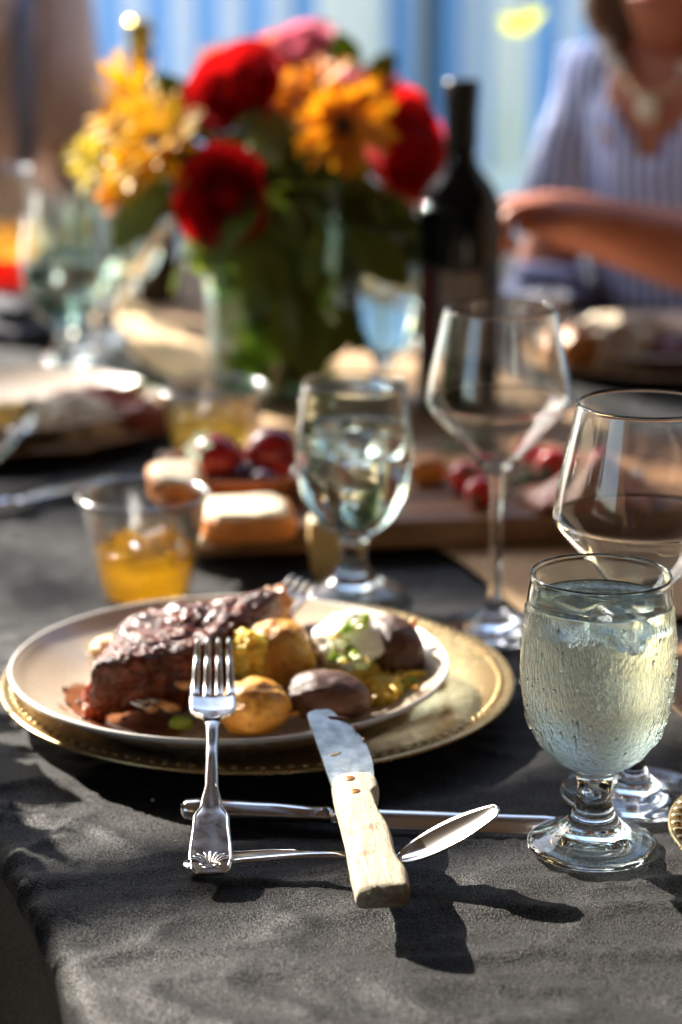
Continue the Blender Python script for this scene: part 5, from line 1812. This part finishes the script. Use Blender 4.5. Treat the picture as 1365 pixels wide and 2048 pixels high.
# ================================================================== PEOPLE
def skin_mesh(name, verts, edges, rads, root=0, sub=2):
    me = bpy.data.meshes.new(name)
    me.from_pydata([tuple(v) for v in verts], edges, [])
    o = bpy.data.objects.new(name + '_tmp', me)
    C.objects.link(o)
    md = o.modifiers.new('skin', 'SKIN')
    md.use_smooth_shade = True
    if not me.skin_vertices: me.skin_vertices.new()
    for i, r_ in enumerate(rads):
        sv = me.skin_vertices[0].data[i]
        sv.radius = (r_, r_) if not isinstance(r_, tuple) else r_
        sv.use_root = (i == root)
    ms = o.modifiers.new('sub', 'SUBSURF'); ms.levels = sub; ms.render_levels = sub
    dg = bpy.context.evaluated_depsgraph_get()
    out = bpy.data.meshes.new_from_object(o.evaluated_get(dg))
    bpy.data.objects.remove(o)
    bpy.data.meshes.remove(me)
    out.materials.clear()
    return out


def person(label, Nk, pel, face, skin, shirt, hair, arms, hw=0.17, hd=0.105, vneck=True, k=1.0, drop=0.0, vcut=0.68, arm_k=1.0):
    """Nk neck base, pel pelvis, face = facing in plan; arms: (elbow, wrist, hand direction) for image-left and image-right arm"""
    f = Vector((face[0], face[1], 0)).normalized()
    rt = Vector((f.y, -f.x, 0))              # the person's right hand side
    t = thing('person', label, 'person', (pel.x, pel.y, GZ), (0, 0, math.atan2(-f.x, f.y) + PI))
    bpy.context.view_layer.update()
    inv = t.matrix_world.inverted()
    V, E, Rr = [], [], []

    def add(p, r_, par=None):
        V.append(inv @ Vector(p)); Rr.append(r_)
        if par is not None: E.append((par, len(V) - 1))
        return len(V) - 1

    up = Vector((0, 0, 1))
    ak = arm_k
    i_p = add(pel, 0.125)
    i_b = add(pel.lerp(Nk, 0.38), 0.105, i_p)
    i_c = add(pel.lerp(Nk, 0.72), 0.115, i_b)
    i_n = add(Nk - up * 0.01, 0.062, i_c)
    Hd = Nk - up * drop + f * drop * 0.6
    i_n2 = add(Hd + up * 0.055 + f * 0.012, 0.048, i_n)
    i_j = add(Hd + up * 0.115 + f * 0.030, 0.062, i_n2)
    i_h = add(Hd + up * 0.175 + f * 0.022, 0.080, i_j)
    i_t = add(Hd + up * 0.235 + f * 0.010, 0.062, i_h)
    sides = {}
    for sg, (el, wr, hdir) in zip((1, -1), arms):
        sh = Nk + rt * sg * (hw * 0.88) - up * 0.035
        a = add(Nk + rt * sg * hw * 0.5 - up * 0.025, 0.060, i_n)
        s_ = add(sh, 0.052, a)
        m_ = add(sh.lerp(el, 0.55), 0.043, s_)
        e_ = add(el, 0.041 * ak, m_)
        fm = add(el.lerp(wr, 0.3), 0.046 * ak, e_)
        w_ = add(wr, 0.029 * ak, fm)
        h_ = Vector(hdir).normalized()
        sd_ = h_.cross(up).normalized() * sg
        pm = add(wr + h_ * 0.045, 0.037, w_)
        for q in range(4):
            b0 = wr + h_ * (0.078 - 0.006 * abs(q - 1)) + sd_ * (0.026 - 0.0165 * q)
            i1 = add(b0, 0.0105, pm)
            L_ = (0.036, 0.042, 0.039, 0.030)[q]
            i2 = add(b0 + h_ * L_ * 0.7 - up * L_ * 0.45, 0.0092, i1)
            i3 = add(b0 + h_ * L_ * 0.75 - up * L_ * 1.15, 0.0085, i2)
            add(b0 + h_ * L_ * 0.25 - up * L_ * 1.40, 0.0075, i3)
        i1 = add(wr + h_ * 0.030 + sd_ * 0.030 - up * 0.008, 0.013, pm)
        i2 = add(wr + h_ * 0.060 + sd_ * 0.034 - up * 0.016, 0.0125, i1)
        add(wr + h_ * 0.088 + sd_ * 0.026 - up * 0.022, 0.010, i2)
        sides[sg] = (sh, el)
    for sg in (1, -1):
        hp = add(pel + rt * sg * 0.09 - up * 0.02, 0.095, i_p)
        kn_ = add(pel + rt * sg * 0.10 + f * 0.40 - up * 0.0, 0.066, hp)
        an = add(pel + rt * sg * 0.10 + f * 0.42 + up * (GZ + 0.09 - pel.z), 0.042, kn_)
        add(pel + rt * sg * 0.11 + f * 0.54 + up * (GZ + 0.04 - pel.z), 0.034, an)
    body = obj('body', skin_mesh('body', V, E, Rr), skin, t)
    # face
    hc = Hd + up * 0.165 + f * 0.022
    obj('nose', lump(0.012, 0.016, 0.020, 0.1, 2, 1, 6), skin, body, loc=inv @ (hc + f * 0.083 - up * 0.005))
    obj('lips', lump(0.022, 0.008, 0.007, 0.1, 2, 2, 6), M('lips', (0.40, 0.12, 0.10), rough=0.4), body, loc=inv @ (hc + f * 0.074 - up * 0.042))
    for sg in (1, -1):
        e_ = obj('eye', lump(0.011, 0.006, 0.006, 0, cuts=5), M('eye_white', (0.75, 0.72, 0.68), rough=0.2), body, loc=inv @ (hc + f * 0.073 + rt * sg * 0.030 + up * 0.018))
        obj('ear', lump(0.008, 0.016, 0.026, 0.1, 2, 3, 6), skin, body, loc=inv @ (hc + rt * sg * 0.080))
    # hair: shell over the skull, open at the face, falling beside it
    HV, HF = cubes(20)
    hv = []
    keep = {}
    for i, p in enumerate(HV):
        n = p.normalized()
        w3 = 1 + 0.10 * fbm(Vector((n.x * 4, n.y * 4, n.z * 1.2)), 3)
        low = max(0, -n.z)
        pos = hc + rt * n.x * 0.116 * w3 * (1 + 0.22 * low) + f * n.y * 0.112 * w3 + up * (n.z * 0.125 * w3 + 0.01 - 0.045 * low)
        hv.append(inv @ pos)
        keep[i] = not (n.y > 0.45 and n.z < 0.55) and n.z > -0.88
    ff = [q for q in HF if all(keep[i] for i in q)]
    ho = obj('hair', (hv, ff), hair, t)
    md = ho.modifiers.new('thick', 'SOLIDIFY'); md.thickness = 0.012
    # top
    rows = []
    spec = [(-0.02, hw * 0.98, hd * 1.15), (0.25, hw * 0.90, hd * 1.05), (0.5, hw * 0.92, hd * 1.08), (0.72, hw * 0.98, hd * 1.15), (0.86, hw * 1.0, hd * 1.05), (0.94, hw * 0.90, hd * 0.85), (0.99, hw * 0.62, hd * 0.7), (1.02, hw * 0.44, hd * 0.62)]
    seg = 72
    SV, SF = [], []
    nrow = 44
    for i in range(nrow + 1):
        h = -0.02 + 1.04 * i / nrow
        c_ = pel.lerp(Nk, h)
        a_w = interp([(q[0], q[1]) for q in spec], h)
        a_d = interp([(q[0], q[2]) for q in spec], h)
        for j in range(seg):
            a = 2 * PI * j / seg
            cs, sn_ = math.cos(a), math.sin(a)
            fold_ = 1 + 0.035 * N.noise(Vector((cs * 5, sn_ * 5, h * 2.2))) + 0.012 * math.sin(a * 17 + 3 * h)
            x = math.copysign(abs(sn_) ** 0.85, sn_) * a_w * fold_
            y = math.copysign(abs(cs) ** 0.85, cs) * a_d * fold_
            SV.append(inv @ (c_ + rt * x + f * y))
    for i in range(nrow):
        h = 1.04 * (i + 0.5) / nrow
        for j in range(seg):
            a = 2 * PI * (j + 0.5) / seg
            if a > PI: a -= 2 * PI
            if vneck and h > vcut and abs(a) < (h - vcut) * 2.9: continue
            if not vneck and h > 0.985: continue
            l = (j + 1) % seg
            SF.append((i * seg + j, i * seg + l, (i + 1) * seg + l, (i + 1) * seg + j))
    so = obj('shirt', (SV, SF), shirt, t)
    md = so.modifiers.new('thick', 'SOLIDIFY'); md.thickness = 0.003
    for sg in (1, -1):
        sh, el = sides[sg]
        d_ = (el - sh)
        base = sh - rt * sg * 0.05 + up * 0.0
        o = obj('sleeve', tube([inv @ p for p in (base, sh + rt * sg * 0.005, sh.lerp(el, 0.3), sh.lerp(el, 0.62))], [0.066, 0.066, 0.062, 0.064], 24), shirt, t)
    return t, inv, hc


def striped():
    m, t, b = nodes_of('striped_cotton')
    v = coords(t)
    wv = t.nodes.new('ShaderNodeTexWave'); wv.wave_type = 'BANDS'; wv.bands_direction = 'X'
    wv.inputs['Scale'].default_value = 17; wv.inputs['Distortion'].default_value = 0.6; wv.inputs['Detail'].default_value = 1
    t.links.new(v, wv.inputs['Vector'])
    r = ramp(t, [(0.42, (0.13, 0.20, 0.60)), (0.58, (0.78, 0.81, 0.92))])
    t.links.new(wv.outputs['Fac'], r.inputs[0]); t.links.new(r.outputs[0], b.inputs['Base Color'])
    b.inputs['Roughness'].default_value = 0.85
    return m


skin_t = M('tanned_skin', stops=[(0.3, (0.40, 0.13, 0.065)), (0.7, (0.50, 0.18, 0.095))], nscale=30, rough=0.45, sss=0.12, ssr=(0.02, 0.008, 0.004))
hairg = M('grey_blond_hair', stops=[(0.3, (0.48, 0.42, 0.34)), (0.7, (0.72, 0.66, 0.57))], nscale=30, stretch=(3, 3, 0.3), rough=0.5, bump=0.8, bscale=60, bstretch=(4, 4, 0.3), bdist=0.006)
wt_, winv, whc = person('person in blue and white striped v-neck top reaching one arm over the table', Vector((0.45, 2.87, 0.315)), Vector((0.49, 2.95, -0.25)), (-0.62, -0.78), skin_t, striped(), hairg,
                        ((Vector((0.27, 2.94, 0.0)), Vector((0.38, 2.80, -0.16)), (0.45, -0.8, -0.05)), (Vector((0.505, 2.55, 0.085)), Vector((0.262, 2.46, 0.158)), (-0.75, -0.25, 0.25))), hw=0.150, hd=0.098, drop=0.045, vcut=0.80, arm_k=1.15)
nk = Vector((0.45, 2.87, 0.315))
fdir = Vector((-0.62, -0.78, 0)).normalized()
goldm = M('necklace_gold', (0.70, 0.55, 0.28), rough=0.25, metal=1)
pts = []
for q in range(17):
    a = PI * q / 16
    side = Vector((fdir.y, -fdir.x, 0)) * math.cos(a) * 0.058
    pts.append(winv @ (nk + side + fdir * (0.050 + 0.058 * math.sin(a)) + Vector((0, 0, 0.03 - 0.075 * math.sin(a)))))
ncl = thing('necklace', 'thin gold necklace with a pale round pendant on the striped top', 'necklace')
ncl.matrix_world = wt_.matrix_world
obj('chain', tube(pts, 0.0016, 6), goldm, ncl)
obj('pendant', lump(0.015, 0.004, 0.017, 0.05, 2, 3, 8), M('pendant_shell', (0.80, 0.72, 0.52), rough=0.25), ncl, loc=pts[8] + Vector((0, 0.004, -0.016)))

tan = M('tan_shirt', stops=[(0.3, (0.60, 0.39, 0.29)), (0.7, (0.70, 0.48, 0.37))], nscale=12, rough=0.85, bump=0.3, bscale=40, bdist=0.004)
skin2 = M('fair_skin', stops=[(0.3, (0.46, 0.24, 0.15)), (0.7, (0.56, 0.32, 0.21))], nscale=30, rough=0.45, sss=0.12, ssr=(0.02, 0.008, 0.004))
hair2 = M('brown_hair', (0.05, 0.03, 0.02), rough=0.5, bump=0.8, bscale=60, bstretch=(4, 4, 0.3), bdist=0.006)
person('person in tan brown shirt sitting at the far left end of the table', Vector((-0.62, 3.40, 0.40)), Vector((-0.66, 3.50, -0.24)), (0.30, -0.95), skin2, tan, hair2,
       ((Vector((-0.86, 3.24, 0.02)), Vector((-0.72, 3.03, 0.04)), (0.5, -0.8, 0)), (Vector((-0.38, 3.28, 0.02)), Vector((-0.52, 3.06, 0.04)), (-0.6, -0.7, 0))), hw=0.205, hd=0.125, vneck=False)

P2 = [o for o in C.objects if o.name.startswith('person')][-1]
bpy.context.view_layer.update()
i2 = P2.matrix_world.inverted()
obj('strap', tube([i2 @ D(46, -60, 3.30), i2 @ D(48, 60, 3.255), i2 @ D(50, 200, 3.25), i2 @ D(52, 330, 3.27)], 0.018, 10, 0.3, (0, 1, 0)), M('navy_strap', (0.20, 0.19, 0.22), rough=0.7), P2)


def chair(loc, rz, label):
    t = thing('garden_chair', label, 'chair', loc, (0, 0, rz))
    cm = M('dark_chair', (0.03, 0.028, 0.026), rough=0.5)
    obj('seat', rbox(0.44, 0.44, 0.03, 0.008, (0, 0, 0.43)), cm, t)
    obj('backrest', rbox(0.44, 0.025, 0.22, 0.008, (0, -0.235, 0.72)), cm, t)
    for x in (-0.2, 0.2):
        obj('leg', tube([(x, 0.2, 0), (x, 0.2, 0.42)], 0.014, 8), cm, t)
        obj('leg', tube([(x, -0.21, 0), (x, -0.21, 0.42), (x, -0.24, 0.70)], 0.014, 8), cm, t)


chair((0.45, 2.98, GZ), math.atan2(0.62, -0.78), 'dark chair under the person in the striped top')
chair((-0.67, 3.52, GZ), math.atan2(-0.30, -0.95), 'dark chair under the person in the tan shirt')
